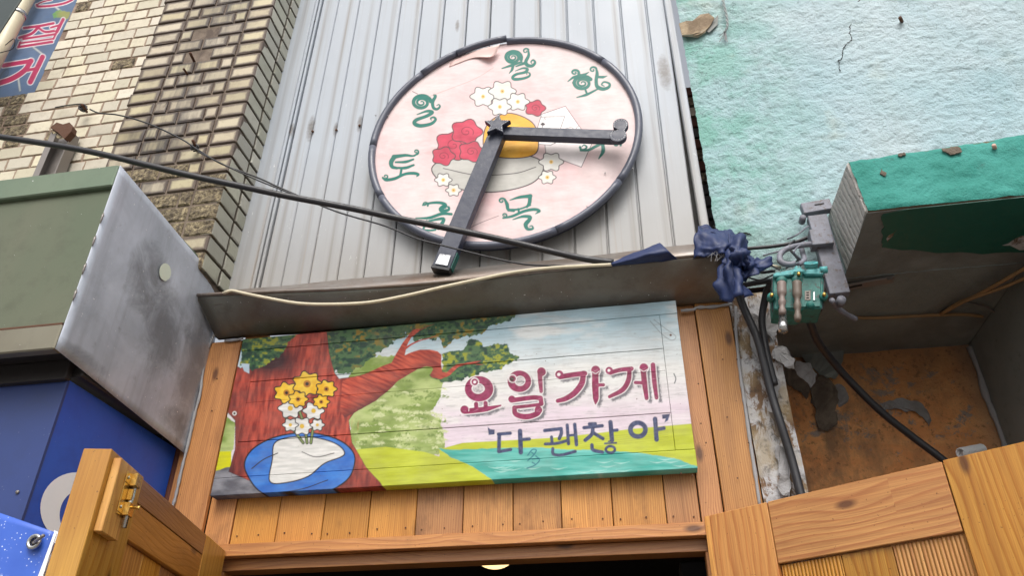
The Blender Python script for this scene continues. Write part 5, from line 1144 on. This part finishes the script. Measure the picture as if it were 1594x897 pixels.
# ================================================================== TEAL BUILDING (right)
ZS = 2.987; YT = -0.02
def teal():
    t = thing('teal_building', 'pale teal stucco building with a green concrete ledge, at the right', 'building', (1.2, 0, 0))
    # stucco sheet with real relief
    def relief(name, x0, x1, z0, z1, Y, step, amp, mat, f1=28, edge=None, seed=0, hole=None, sheetT=0.03):
        nx, nz = int((x1-x0)/step)+1, int((z1-z0)/step)+1
        xs = np.linspace(x0, x1, nx); zs = np.linspace(z0, z1, nz); XX, ZZ = np.meshgrid(xs, zs, indexing='ij')
        D = (fbm(XX*f1, ZZ*f1*1.25, seed, 4)-0.5)*2*amp+(fbm(XX*4, ZZ*4, seed+9, 2)-0.5)*amp*2
        YY = Y-D
        if edge is not None: XX = XX.copy(); XX[0, :] = edge(zs); YY[0, :] = Y+0.004
        if hole is not None: YY = YY+hole(XX, ZZ)
        V = np.stack([XX, YY, ZZ], -1).reshape(-1, 3); I, J = np.meshgrid(np.arange(nx-1), np.arange(nz-1), indexing='ij'); a = (I*nz+J).ravel()
        Fq = np.stack([a, a+nz, a+nz+1, a+1], 1); c = V.mean(0)
        me = bpy.data.meshes.new(name); me.vertices.add(len(V)); me.vertices.foreach_set('co', (V-c).ravel()); me.loops.add(Fq.size); me.loops.foreach_set('vertex_index', Fq.ravel().astype(np.int32)); me.polygons.add(len(Fq))
        me.polygons.foreach_set('loop_start', np.arange(0, Fq.size, 4, dtype=np.int32)); me.polygons.foreach_set('loop_total', np.full(len(Fq), 4, np.int32)); me.update(calc_edges=True); me.polygons.foreach_set('use_smooth', [True]*len(Fq))
        me.materials.append(mat); o = bpy.data.objects.new(name, me); COL.objects.link(o); w = Vector(c.tolist()); WT[o.name] = w; o.parent = t; o.location = w-WT[t.name]; return o
    eg = lambda z: 0.3235+0.004*(fbm(z*40, z*0, 3, 3)-0.5)*2
    relief('stucco_wall', 0.33, 1.95, ZS-0.002, 5.2, YT, 0.0048, 0.0058, M_stucco, 34, eg)
    box('wall_core', 0.352, 2.6, YT+0.012, 0.05, ZS+0.031, 5.5, M_bk_red, t)
    # ledge
    yf = -0.384; xl = 0.692
    V = [(xl+0.012, yf, ZS+0.002), (2.4, yf, ZS+0.002), (2.4, YT, ZS), (xl+0.028, YT, ZS), (xl+0.0, yf+0.0, ZS+0.196), (2.4, yf, ZS+0.29), (2.4, YT, ZS+0.33), (xl+0.012, YT, ZS+0.256)]
    hexa('ledge_core', V, M_conc, t, 0.006)
    n = 150; m = 22; V = []; Fs = []
    for i in range(n):
        u = i/(n-1); x = xl+0.004+(2.39-xl)*u; top = ZS+0.196+0.094*u; 
        for k in range(m):
            v = k/(m-1); z = ZS+0.004+(top-ZS-0.006)*v; d = (float(fbm(np.array([x*26]), np.array([z*30]), 5)[0])-0.5)*0.014
            V.append((x+(0.004*(random.random()-0.5) if i == 0 else 0)+0.012*(1-v)*(1-u), yf-0.005-d-(0 if 0 < k < m-1 else -0.004), z))
    for i in range(n-1):
        for k in range(m-1): Fs.append((i*m+k, (i+1)*m+k, (i+1)*m+k+1, i*m+k+1))
    mk('ledge_face', V, Fs, M_ledge, t, True)
    # soffit with the dark green band nearest the street
    box('recess_soffit', 0.46, 2.4, YT+0.0, 0.60, ZS, ZS+0.03, M_soffit, t)
    P = []
    xs = np.linspace(xl+0.09, 2.35, 44)
    ed = [(xl+0.055+0.014*(random.random()-0.5)+0.045*k/14, yf+0.002+0.19*k/14, ZS-0.001) for k in range(14, 0, -1)]
    fr = ed+[(x, yf+0.002, ZS-0.001) for x in xs[1:]]
    def back(x):
        q = 0.055*(x-xl)*2.2; return min(-0.08, -0.175+0.10*min(1, (x-xl)/0.6)+0.03*(float(fbm(np.array([x*9]), np.array([1.0]), 4)[0])-0.5)*2)
    bk = [(x+0.0, back(x)+0.012*(random.random()-0.5), ZS-0.001) for x in xs[::-1] if x > xl+0.16]
    prism('green_paint_band', fr+bk, (0, 0, -0.0015), M_dkgreen, t)
    box('soffit_front_skim', xl+0.014, 2.38, yf+0.004, YT, ZS-0.0004, ZS+0.0016, M_soffit, t)
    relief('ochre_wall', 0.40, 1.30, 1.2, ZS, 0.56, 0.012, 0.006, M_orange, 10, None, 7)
    box('recess_side_wall', 1.262, 1.33, -0.36, 0.57, 1.2, ZS-0.002, M_sidewall, t, 0.002)
    L = crom([(1.258+0.004*math.sin(k*2.3), 0.545, ZS-0.02-0.1*k) for k in range(9)], 4); tube('cracked_caulk', L, [0.009+0.006*random.random() for _ in L], M_caulk, t, 7)
    # peeling pier between the timber and the recess
    def pier_hole(X, Z): return 0.0
    o = relief('peeling_pier', 0.326, 0.455, 1.6, ZS-0.02, -0.012, 0.005, 0.009, M_peel, 16, None, 13)
    box('pier_core', 0.328, 0.452, 0.004, 0.3, 1.6, ZS-0.02, M_bk_red, t)
    # loose flakes of plaster
    def jag(P, n=3, a=0.16):
        P = [np.array(q, float) for q in P]
        for it in range(n):
            Q = []
            for k in range(len(P)):
                u, v = P[k], P[(k+1) % len(P)]; d = v-u; Q += [u, (u+v)/2+np.array([-d[1], d[0]])*random.uniform(-a, a)]
            P = Q
        return P
    M_flake = m_conc('grey_plaster_skin', rgb(150,150,152), rgb(166,166,168), rgb(122,118,114), 18, 0.6)
    M_dirt = m_conc('sooty_plaster', rgb(116,104,92), rgb(136,124,110), rgb(88,78,68), 20, 1.0)
    fl = [([(1206,538),(1222,540),(1238,560),(1237,574),(1218,566),(1203,558)], -0.035, M_flake), ([(1240,562),(1262,566),(1272,582),(1262,604),(1250,590),(1240,580)], 0.30, M_flake), ([(1266,580),(1290,588),(1302,606),(1300,640),(1304,660),(1288,672),(1274,668),(1270,640),(1262,612)], 0.548, M_dirt),
          ([(1196,472),(1212,474),(1213,510),(1203,530),(1194,520)], -0.03, M_flake), ([(1208,694),(1222,700),(1232,752),(1228,775),(1216,770),(1212,730)], -0.03, M_flake), ([(1222,560),(1250,572),(1262,604),(1256,622),(1236,606),(1222,590)], 0.545, M_dirt),
          ([(1240,470),(1296,470),(1302,500),(1318,545),(1300,590),(1276,584),(1256,566),(1240,540)], 0.53, M_soffit), ([(1190,575),(1206,582),(1214,604),(1204,628),(1193,612)], -0.03, M_flake), ([(1196,640),(1212,650),(1216,680),(1204,676)], -0.028, M_dirt), ([(1170,488),(1186,496),(1188,540),(1178,560),(1168,530)], -0.03, M_flake),
          ([(1290,600),(1316,604),(1322,620),(1306,634),(1300,616)], 0.551, M_flake), ([(1370,628),(1400,620),(1438,632),(1450,655),(1446,664),(1420,640),(1394,636),(1376,640)], 0.551, M_flake)]
    for i, (q, Y, m_) in enumerate(fl):
        P = [py(a, b, Y-0.004*math.sin(k*0.7)) for k, (a, b) in enumerate(jag(q))]
        prism('plaster_flake', P, (0, 0.003, 0), m_, t)
    def crack(pts, Y, r, m_=M_dark):
        P = jag_line(pts); tube('crack', [py(a, b, Y) for a, b in P], [r*random.uniform(0.3, 1) for _ in P], m_, t, 5)
    def jag_line(pts, n=4, a=0.22):
        P = [np.array(q, float) for q in pts]
        for it in range(n):
            Q = []
            for u, v in zip(P[:-1], P[1:]):
                d = v-u; Q += [u, (u+v)/2+np.array([-d[1], d[0]])*random.uniform(-a, a)]
            P = Q+[P[-1]]
        return P
    crack([(1345,-4),(1325,18),(1322,42),(1326,60),(1312,80),(1308,110)], YT-0.001, 0.0022); crack([(1324,18),(1300,24),(1275,36),(1262,46)], YT-0.001, 0.0016); crack([(1110,352),(1120,360),(1140,362),(1170,366)], YT-0.004, 0.003)
    for q in ([(1466,231),(1480,228),(1494,229),(1498,235),(1486,240),(1474,237)], [(1398,240),(1408,237),(1410,241),(1400,243)], [(1372,262),(1380,268),(1378,274),(1370,270)]):
        prism('paint_chip', [py(a, b, yf-0.0125) for a, b in jag(q)], (0, 0.004, 0), M_dirt, t)
    for q in ([(1380,372),(1392,362),(1396,358),(1390,368),(1382,378)], [(1560,382),(1580,372),(1600,368),(1600,388),(1576,384)]):
        prism('paint_chip', [pz(a, b, ZS-0.0028) for a, b in jag(q, 2)], (0, 0, 0.001), M_peel, t)
    # peeled patch high on the stucco, curling forward
    q = [(1057,36),(1068,32),(1078,32),(1090,22),(1103,20),(1112,27),(1105,40),(1095,50),(1085,54),(1072,55),(1062,55)]
    prism('peeled_render', [py(a, b, YT-0.014-0.004*(k % 3)) for k, (a, b) in enumerate(q)], (0, 0.006, 0), m_conc('bare_sandy_render', rgb(160,140,114), rgb(182,164,138), rgb(130,112,92), 40, 0.8), t)
    q = [(1095,46),(1108,34),(1118,22),(1117,38),(1104,50)]; prism('render_hole', [py(a, b, YT-0.0075) for a, b in q], (0, 0.002, 0), M_soffit, t)
    q = [(1062,54),(1076,53),(1088,50),(1100,44),(1098,50),(1086,57),(1072,56)]; prism('render_curl', [py(a, b, YT-0.028+0.004*k) for k, (a, b) in enumerate(q)], (0, 0.004, 0), plain('pale_curl', rgb(186,176,158), 0.8), t)
teal()
def gap_wall():
    zt = float(py(1075, 132, 0.45)[2]); t = thing('rear_brick_wall', 'old brick wall seen through the narrow gap beside the cladding', 'brick wall', (0.38, 0.45, 3.05))
    box('mortar_core', 0.2, 0.7, 0.462, 0.6, 3.05, zt-0.02, M_mortar_d, t)
    z = zt-0.07; k = 0
    while z > 3.06:
        ms = [M_bk_red, M_bk_rough, M_bk_clean, M_bk_red, M_boxunder, M_bk_red, M_bk_rough][k % 7]
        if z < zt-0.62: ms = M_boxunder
        x = 0.22+(0.06 if k % 2 else 0)
        while x < 0.62: put_brick(t, x, x+0.17, 0.45, z, 0.058, ms, d=0.03); x += 0.182
        z -= 0.068; k += 1
gap_wall()
def stucco_bits():
    # rope, nail, pebbles of paint
    P = crom([py(1124, -6, -0.04), py(1127, 8, -0.045), py(1131, 25, -0.045), py(1132, 40, -0.045), py(1128, 50, -0.04)], 6)
    t = thing('rope', 'frayed white rope end hanging on the teal stucco near the top', 'rope', P[0])
    for ph in (0, math.pi):
        Q = [p+0.0035*np.array([math.cos(k*1.1+ph), math.sin(k*1.1+ph), 0]) for k, p in enumerate(P)]; tube('strand', Q, 0.0035, plain('rope_fibre', rgb(150,158,158), 0.9), t, 6)
    L = []
    for k in range(9):
        a = py(1129, 48, -0.04); b = py(1124+random.uniform(-5, 9), 56+random.uniform(0, 10), -0.03); L.append(tube_geo([a, b], 0.0016, 4))
    mk('frayed_end', *join_geo(L), M_caulk, t)
    rod((1404,33), (1401,27), -0.02, -0.05, 0.007, 'rusty nail stub in the teal stucco wall', 'nail')
    o = tube('nail', [py(1549, 232, -0.385), py(1547, 226, -0.405)], 0.006, plain('pink_plug', rgb(198,160,146), 0.7), None, 8); props(o, 'pale wall plug in the green ledge front', 'wall plug')
stucco_bits()

def bracket():
    t = thing('steel_bracket', 'grey steel strap bracket clamped round the end of the green ledge', 'bracket', (0.65, -0.08, 2.9))
    c = lambda u, v, Y: py(u, v, Y)
    def chan(a, b, w, d, Y, name):
        A, B = py(a[0], a[1], Y), py(b[0], b[1], Y); di = (B-A)/np.linalg.norm(B-A); n = np.cross(di, [0, 1, 0])
        P = [A+n*w/2, A-n*w/2, B-n*w/2, B+n*w/2]; return prism(name, P, (0, d, 0), M_bracket, t, 0.002)
    chan((1272,334), (1308,456), 0.062, 0.03, -0.12, 'upright')
    chan((1249,324), (1294,316), 0.045, 0.03, -0.09, 'upper_arm')
    chan((1262,369), (1296,366), 0.062, 0.045, -0.145, 'clamp')
    P = [py(a, b, -0.14) for a, b in ((1300,442),(1330,436),(1334,446),(1304,462))]
    # lower arm runs under the ledge
    A = pz(1300, 452, ZS-0.014); B = pz(1392, 436, ZS-0.010); di = (B-A)/np.linalg.norm(B-A); w = np.array([-di[1], di[0], 0])*0.018
    prism('lower_arm', [A+w, A-w, B-w, B+w], (0, 0, 0.008), M_galv, t, 0.001)
    p = pz(1386, 437, ZS-0.018); tube('bolt_head', [p+np.array([0, 0, 0.008]), p], 0.009, M_galv, t, 6, smooth=False)
    p = py(1310, 466, -0.15); tube('bolt_head', [p, p+np.array([0, 0.03, 0])], 0.014, M_bracket, t, 10)
    p = py(1250, 338, -0.12); tube('bolt_head', [p, p+np.array([0, 0.03, 0])], 0.011, M_bracket, t, 8)
    for u, v, Y in ((1276,317,-0.0905),):
        q = [py(u-8, v+1, Y-0.001), py(u+7, v-1.5, Y-0.001), py(u+7, v, Y-0.001), py(u-8, v+2.6, Y-0.001)]; prism('slot', q, (0, 0.001, 0), M_dark, t)
    q = [pz(a, b, ZS-0.0145) for a, b in ((1322,447),(1342,443),(1342,445),(1322,449.5))]; prism('slot', q, (0, 0, 0.001), M_dark, t)
    # conduit loop
    o = thing('conduit_loop', 'grey bent conduit loop between the strap bracket and the teal box', 'conduit', py(1230, 390, -0.15))
    tube('conduit', crom([py(a, b, y) for a, b, y in ((1262,380,-0.15),(1240,383,-0.16),(1222,389,-0.17),(1214,398,-0.18),(1216,408,-0.19),(1228,412,-0.2),(1238,410,-0.2))], 6), 0.0095, M_bracket, o, 12)
    tube('conduit', crom([py(a, b, y) for a, b, y in ((1248,388,-0.12),(1250,396,-0.13),(1252,405,-0.15),(1244,412,-0.17))], 6), 0.0085, M_bracket, o, 12)
bracket()

def junction_box():
    Y = -0.27; D = 0.09
    K = lambda a, b: (1180+a/6.407, 390+b/6.407)
    t = thing('junction_box', 'teal cast cable junction box with plug outlets, right of the blue tarpaulin', 'junction box', py(1243, 450, Y))
    def pr(name, q, Yf, d, mat, bev=0.002): return prism(name, [py(*K(a, b), Yf) for a, b in q], (0, d, 0), mat, t, bev)
    body = crom([(165,265),(300,250),(520,245),(640,258),(655,300),(650,420),(640,560),(610,580),(450,580),(420,600),(180,590),(158,560),(150,420),(150,290)], 2, True)
    pr('housing', body, Y, D, M_teal, 0.003)
    gk = crom([(150,258),(300,236),(520,232),(652,246),(668,300),(660,420),(652,570),(615,592),(455,592),(425,612),(172,602),(146,565),(136,420),(138,285)], 2, True); pr('gasket', gk, Y+0.012, 0.014, M_black, 0.001)
    pr('inner_panel', [(190,285),(630,270),(625,560),(440,565),(420,578),(195,575)], Y-0.004, 0.006, M_teal, 0.002)
    # lid as seen from below: top casting further out, skylight painted in as a paler teal
    pr('lid', [(148,240),(180,215),(360,185),(372,150),(425,150),(432,180),(470,190),(560,170),(640,180),(660,225),(640,240),(470,238),(455,215),(360,220),(350,245),(155,262)], Y-0.014, D*0.9, M_teal_lit, 0.003)
    A = py(*K(530, 175), Y-0.02); B = py(*K(528, 128), Y-0.03); P = [A, A+(B-A)*0.6, B]
    V, Fs = tube_geo(P, 0.0185, 16, False); o = fixn(mk('cable_port', V, Fs, M_teal_lit, t, True)); s = o.modifiers.new('thickness', 'SOLIDIFY'); s.thickness = 0.005
    ax = (B-A)/np.linalg.norm(B-A); tube('port_rim', [B+0.0175*(math.cos(a)*np.array([1, 0, 0])+math.sin(a)*np.cross(ax, [1, 0, 0])) for a in np.linspace(0, 2*math.pi, 21)[:-1]], 0.003, M_teal_lit, t, 8, closed=True)
    p = py(*K(660, 195), Y-0.01); tube('corner_lug', [p+np.array([-0.012, 0, 0]), p+np.array([0.008, 0, 0])], 0.011, M_teal_lit, t, 12)
    for (a, b) in ((135,455),(655,450),(402,245)):
        p = py(*K(a, b), Y-0.012); tube('ear', [p+np.array([0, 0.02, 0]), p], 0.012, M_teal, t, 12); tube('screw', [p, p+np.array([0, -0.012, -0.002])], 0.0055, M_brass, t, 8)
    def outlet(cx, b0, b1, silver):
        p = py(*K(cx, b0-45), Y-0.004); tube('flange', [p+np.array([0, 0.006, 0]), p+np.array([0, -0.008, -0.004])], [0.018, 0.014], M_teal, t, 14)
        A = py(*K(cx, b0-20), Y-0.025); B = py(*K(cx+(8 if silver else 8), b1), Y-0.035); n = 22; P = []; R = []
        for k in range(n):
            u = k/(n-1); P.append(A+(B-A)*u); R.append(0.0125-0.0025*u if (k % 6) < 3 and u > 0.35 else (0.0135 if u <= 0.35 else 0.0088-0.001*u))
        tube('plug_outlet', P, R, plain('grey_plug', rgb(118,104,98), 0.5, sc=70) if cx < 300 else plain('brown_plug', rgb(96,84,74), 0.55, sc=70), t, 14)
    outlet(235, 345, 640, True); outlet(388, 340, 705, False)
    A = py(*K(245, 600), Y-0.022); B = py(*K(250, 808), Y-0.03); m = A+(B-A)*0.55
    tube('silver_ferrule', [A, m, m+(B-A)*0.01, B], [0.011, 0.011, 0.0132, 0.0132], M_steel, t, 16)
    pr('ferrule_mouth', [(222,800),(240,812),(270,814),(292,802),(270,795),(240,795)], Y-0.044, 0.001, M_dark, 0)
    pr('label_plate', [(466,404),(524,402),(524,494),(466,496)], Y-0.006, 0.002, plain('dull_label', rgb(120,112,104), 0.5), 0.0005)
    for b in (415, 440, 468): pr('label_mark', [(482,b),(508,b-1),(508,b+9),(482,b+10)], Y-0.0068, 0.0008, M_dark, 0)
    pr('arrow_plate', [(545,395),(568,362),(595,392),(590,400),(590,500),(548,500),(548,400)], Y-0.0055, 0.002, M_teal, 0.0005)
    pr('arrow_strip', [(552,415),(565,410),(566,495),(552,497)], Y-0.0068, 0.001, M_white, 0)
    p = py(*K(515, 545), Y-0.008); tube('blank_plug', [p, p+np.array([0, -0.012, -0.01])], 0.011, M_teal, t, 12)
    for k, (a, b) in enumerate(((222,190),(240,186),(262,182))): pr('cast_mark', [(a,b),(a+10,b-2),(a+10,b+10),(a,b+12)], Y-0.0155, 0.001, M_teal, 0)
junction_box()

# ================================================================== CABLES
def cable(name, pts, r, mat, label, sides=10, n=8):
    V = crom([py(a, b, y) for a, b, y in pts], n); o = tube(name, V, r, mat, None, sides); return props(o, label, 'cable')
cable('power_cable', [(-60,203,-0.60),(0,213,-0.58),(80,225,-0.56),(150,238,-0.54),(225,256,-0.51),(300,274,-0.48),(380,291,-0.44),(450,306,-0.40),(540,323,-0.35),(620,340,-0.31),(700,356,-0.27),(780,373,-0.24),(860,392,-0.21),(910,403,-0.195),(955,409,-0.185)], 0.0115, M_black, 'thick black power cable sagging across the clock and brick wall')
t = thing('wire', 'thin black wire tied to two anchors and running down to the gutter', 'wire', py(135, 172, -0.26))
for pts in ([(86,167,-0.222),(110,163,-0.235),(130,162,-0.25),(136,170,-0.26)], [(140,170,-0.27),(155,176,-0.26),(185,179,-0.26),(230,192,-0.26),(280,215,-0.26),(308,233,-0.26),(345,255,-0.27),(400,276,-0.22),(440,294,-0.18),(520,328,-0.16),(600,352,-0.16),(650,372,-0.16),(700,385,-0.16),(760,400,-0.16),(820,412,-0.16),(880,414,-0.17)], [(308,236,-0.262),(350,257,-0.275),(400,280,-0.23),(470,308,-0.19)]):
    tube('wire_run', crom([py(a, b, y) for a, b, y in pts], 8), 0.0034 if len(pts) != 4 else 0.003, M_black, t, 6)
cable('white_cable', [(344,459,-0.16),(352,455,-0.19),(362,453,-0.19),(385,458,-0.195),(430,467,-0.20),(470,473,-0.20),(520,474,-0.20),(575,471,-0.20),(630,461,-0.20),(690,447,-0.195),(750,434,-0.19),(800,424,-0.19),(860,417,-0.19),(915,414,-0.19),(953,412,-0.19)], 0.0058, M_cream, 'cream cable lying along the gutter edge')
cable('black_cable', [(1150,458,-0.10),(1160,485,-0.09),(1178,525,-0.08),(1188,560,-0.07),(1200,610,-0.06),(1215,660,-0.06),(1232,715,-0.05),(1246,768,-0.05),(1256,800,-0.05)], 0.0128, M_black, 'thick black cable down the peeling pier, left one of two')
cable('black_cable', [(1208,440,-0.18),(1196,448,-0.13),(1190,470,-0.09),(1186,500,-0.07),(1190,530,-0.06),(1197,565,-0.055),(1206,600,-0.05)], 0.0115, M_black, 'black cable leaving the teal box and joining the one on the pier')
cable('black_cable', [(1252,478,-0.2),(1262,505,-0.12),(1272,530,-0.02),(1290,555,0.08),(1320,590,0.16),(1370,640,0.22),(1420,680,0.26),(1470,718,0.28),(1500,745,0.30)], 0.0125, M_black, 'black cable crossing the ochre recess wall to the door top')
cable('grey_cable', [(1295,468,-0.16),(1302,478,-0.10),(1318,490,-0.05),(1332,497,-0.02)], 0.009, M_bracket, 'short grey cable end right of the teal box')
cable('black_pipe', [(1150,388,-0.06),(1200,384,-0.07),(1235,378,-0.08),(1262,368,-0.09)], 0.0065, M_black, 'straight black cable over the teal stucco behind the conduit')
cable('white_cable', [(1170,410,-0.12),(1195,413,-0.14),(1215,416,-0.17)], 0.0045, M_cream, 'short cream cable between the tarpaulin and the teal box')
cable('black_cable', [(1158,444,-0.10),(1180,440,-0.12),(1202,438,-0.17),(1215,440,-0.2)], 0.009, M_black, 'short black cable from the tarpaulin to the teal box')
cable('black_cable', [(1165,418,-0.1),(1185,424,-0.13),(1205,422,-0.17)], 0.005, M_black, 'thin black lead above the short cable at the teal box')
cable('black_cable', [(1236,375,-0.09),(1228,385,-0.11),(1238,398,-0.13),(1246,410,-0.16),(1240,420,-0.18)], 0.0045, M_black, 'curled black lead inside the conduit loop')
for k_, (a_, b_, c_) in enumerate((((1188,398),(1210,392),(1236,384)), ((1192,406),(1216,420),(1244,404)), ((1226,372),(1240,366),(1258,352)), ((1160,430),(1182,436),(1204,428)), ((1246,404),(1236,392),(1252,376)))):
    cable('thin_lead', [(a_[0],a_[1],-0.14),(b_[0],b_[1],-0.17-0.01*k_),(c_[0],c_[1],-0.13)], 0.0028, M_black if k_ % 2 else M_bracket, ['thin grey lead leaving the tarpaulin bundle at the top', 'thin black lead drooping just above the teal box', 'thin grey lead rising to the bracket upright', 'thin black lead low between tarpaulin and teal box', 'thin grey lead looping inside the conduit bend'][k_], 6)
SB = ZS-0.012
def cz(name, pts, r, mat, label): V = crom([pz(a, b, z) for a, b, z in pts], 8); o = tube(name, V, r, mat, None, 8); return props(o, label, 'cable')
cz('tan_cable', [(1330,495,SB),(1370,495,SB),(1410,493,SB),(1450,491,SB),(1500,490,SB),(1530,493,SB)], 0.0055, M_browncable, 'bare tan cable running along the grimy soffit')
cz('tan_cable', [(1465,489,SB),(1490,473,SB-.01),(1520,460,SB-.02),(1560,438,SB-.03),(1600,415,SB-.03)], 0.0062, M_browncable, 'upper of two tan cables slanting to the right edge')
cz('tan_cable', [(1470,487,SB),(1500,470,SB-.02),(1540,455,SB-.03),(1575,442,SB-.04),(1610,426,SB-.04)], 0.0055, M_browncable, 'lower of two tan cables slanting to the right edge')
cz('tan_cable', [(1490,472,SB),(1510,472,SB),(1535,478,SB),(1548,486,SB)], 0.004, M_galv, 'thin grey lead curling on the grimy soffit')
def coil():
    A = py(1494, 706, 0.45); B = py(1530, 699, 0.5); n = 160; ax = (B-A); L = np.linalg.norm(ax); ax /= L; u = np.cross(ax, [0, 0, 1]); u /= np.linalg.norm(u); v = np.cross(ax, u)
    P = [A+ax*L*k/n+0.016*(math.cos(k*0.62)*u+math.sin(k*0.62)*v) for k in range(n)]
    o = tube('spiral_hose', P, 0.003, M_white, None, 6); props(o, 'white spiral hose end lying above the right door', 'hose')
coil()

# ================================================================== TARPAULIN
def tarps():
    def G(rows): return [[py(a, b, y) for a, b, y in r] for r in rows]
    o = patch('tarpaulin', G([[(951,409,-0.185),(975,399,-0.195),(1000,389,-0.2),(1027,378,-0.2)], [(952,412,-0.2),(980,404,-0.225),(1012,395,-0.24),(1040,390,-0.24)], [(953,414,-0.19),(985,411,-0.2),(1020,408,-0.2),(1055,404,-0.19)]]), M_tarp, None, 7, 0.002, 0.003, 30, 3)
    props(o, 'short rolled piece of navy tarpaulin on the gutter edge, left one', 'tarpaulin')
    t = thing('tarpaulin', 'crumpled navy tarpaulin bundle wrapped over the right end of the gutter', 'tarpaulin', py(1130, 420, -0.2))
    R = [
     [[(1088,357,-0.16),(1105,356,-0.17),(1130,360,-0.17),(1150,372,-0.15)], [(1082,372,-0.19),(1104,378,-0.22),(1130,378,-0.23),(1146,388,-0.2)], [(1078,402,-0.19),(1100,399,-0.21),(1124,396,-0.22),(1136,402,-0.2)]],
     [[(1090,356,-0.12),(1110,354,-0.11),(1138,360,-0.10),(1160,378,-0.09)], [(1090,358,-0.15),(1112,362,-0.16),(1136,366,-0.16),(1158,384,-0.13)], [(1090,362,-0.17),(1110,364,-0.18),(1134,372,-0.18),(1150,388,-0.15)]],
     [[(1134,364,-0.2),(1150,372,-0.2),(1166,388,-0.18),(1172,402,-0.15)], [(1134,386,-0.23),(1148,390,-0.26),(1160,404,-0.23),(1168,420,-0.18)], [(1126,412,-0.22),(1140,418,-0.24),(1150,432,-0.23),(1160,440,-0.18)]],
     [[(1122,396,-0.205),(1132,388,-0.23),(1146,388,-0.25),(1152,400,-0.25)], [(1122,430,-0.21),(1134,420,-0.26),(1142,418,-0.27),(1150,430,-0.25)], [(1120,466,-0.20),(1134,470,-0.24),(1154,464,-0.26),(1174,460,-0.22)]],
     [[(1150,392,-0.2),(1160,396,-0.24),(1168,404,-0.24),(1176,404,-0.2)], [(1152,412,-0.21),(1164,414,-0.25),(1178,414,-0.24),(1192,410,-0.18)], [(1150,438,-0.2),(1160,434,-0.23),(1176,426,-0.23),(1194,418,-0.18)]],
     [[(1136,400,-0.24),(1142,386,-0.27),(1150,382,-0.28),(1160,390,-0.27)], [(1140,414,-0.24),(1146,400,-0.28),(1154,396,-0.29),(1162,404,-0.27)], [(1142,424,-0.24),(1150,416,-0.26),(1156,414,-0.27),(1164,420,-0.25)]]]
    for i, rows in enumerate(R): patch('fold', G(rows), M_tarp, t, 8, 0.0015, 0.009, 13, 20+i)
    L = []
    for k in range(14):
        u = random.uniform(1100, 1140); P = crom([py(u, 398+random.uniform(-2, 3), -0.215), py(u+random.uniform(-8, 8), 394+random.uniform(-3, 3), -0.225), py(u+random.uniform(-14, 14), 400+random.uniform(-3, 8), -0.215)], 4); L.append(tube_geo(P, 0.0009, 4))
    mk('loose_threads', *join_geo(L), M_caulk, t, kind='stuff')
tarps()

for o in list(COL.objects):
    k = o.name.split('.')[0]; g = {'wooden_door': 'door leaves of the shop', 'caulk_seam': 'caulk seams round the timber front', 'tan_cable': 'tan cables on the soffit', 'black_cable': 'black cables around the teal box', 'iron_rod': 'rusty rods in the broken bricks', 'tarpaulin': 'navy tarpaulin pieces on the gutter', 'white_cable': 'cream cables by the gutter'}.get(k)
    if g and not o.parent and 'group' not in o: o['group'] = g
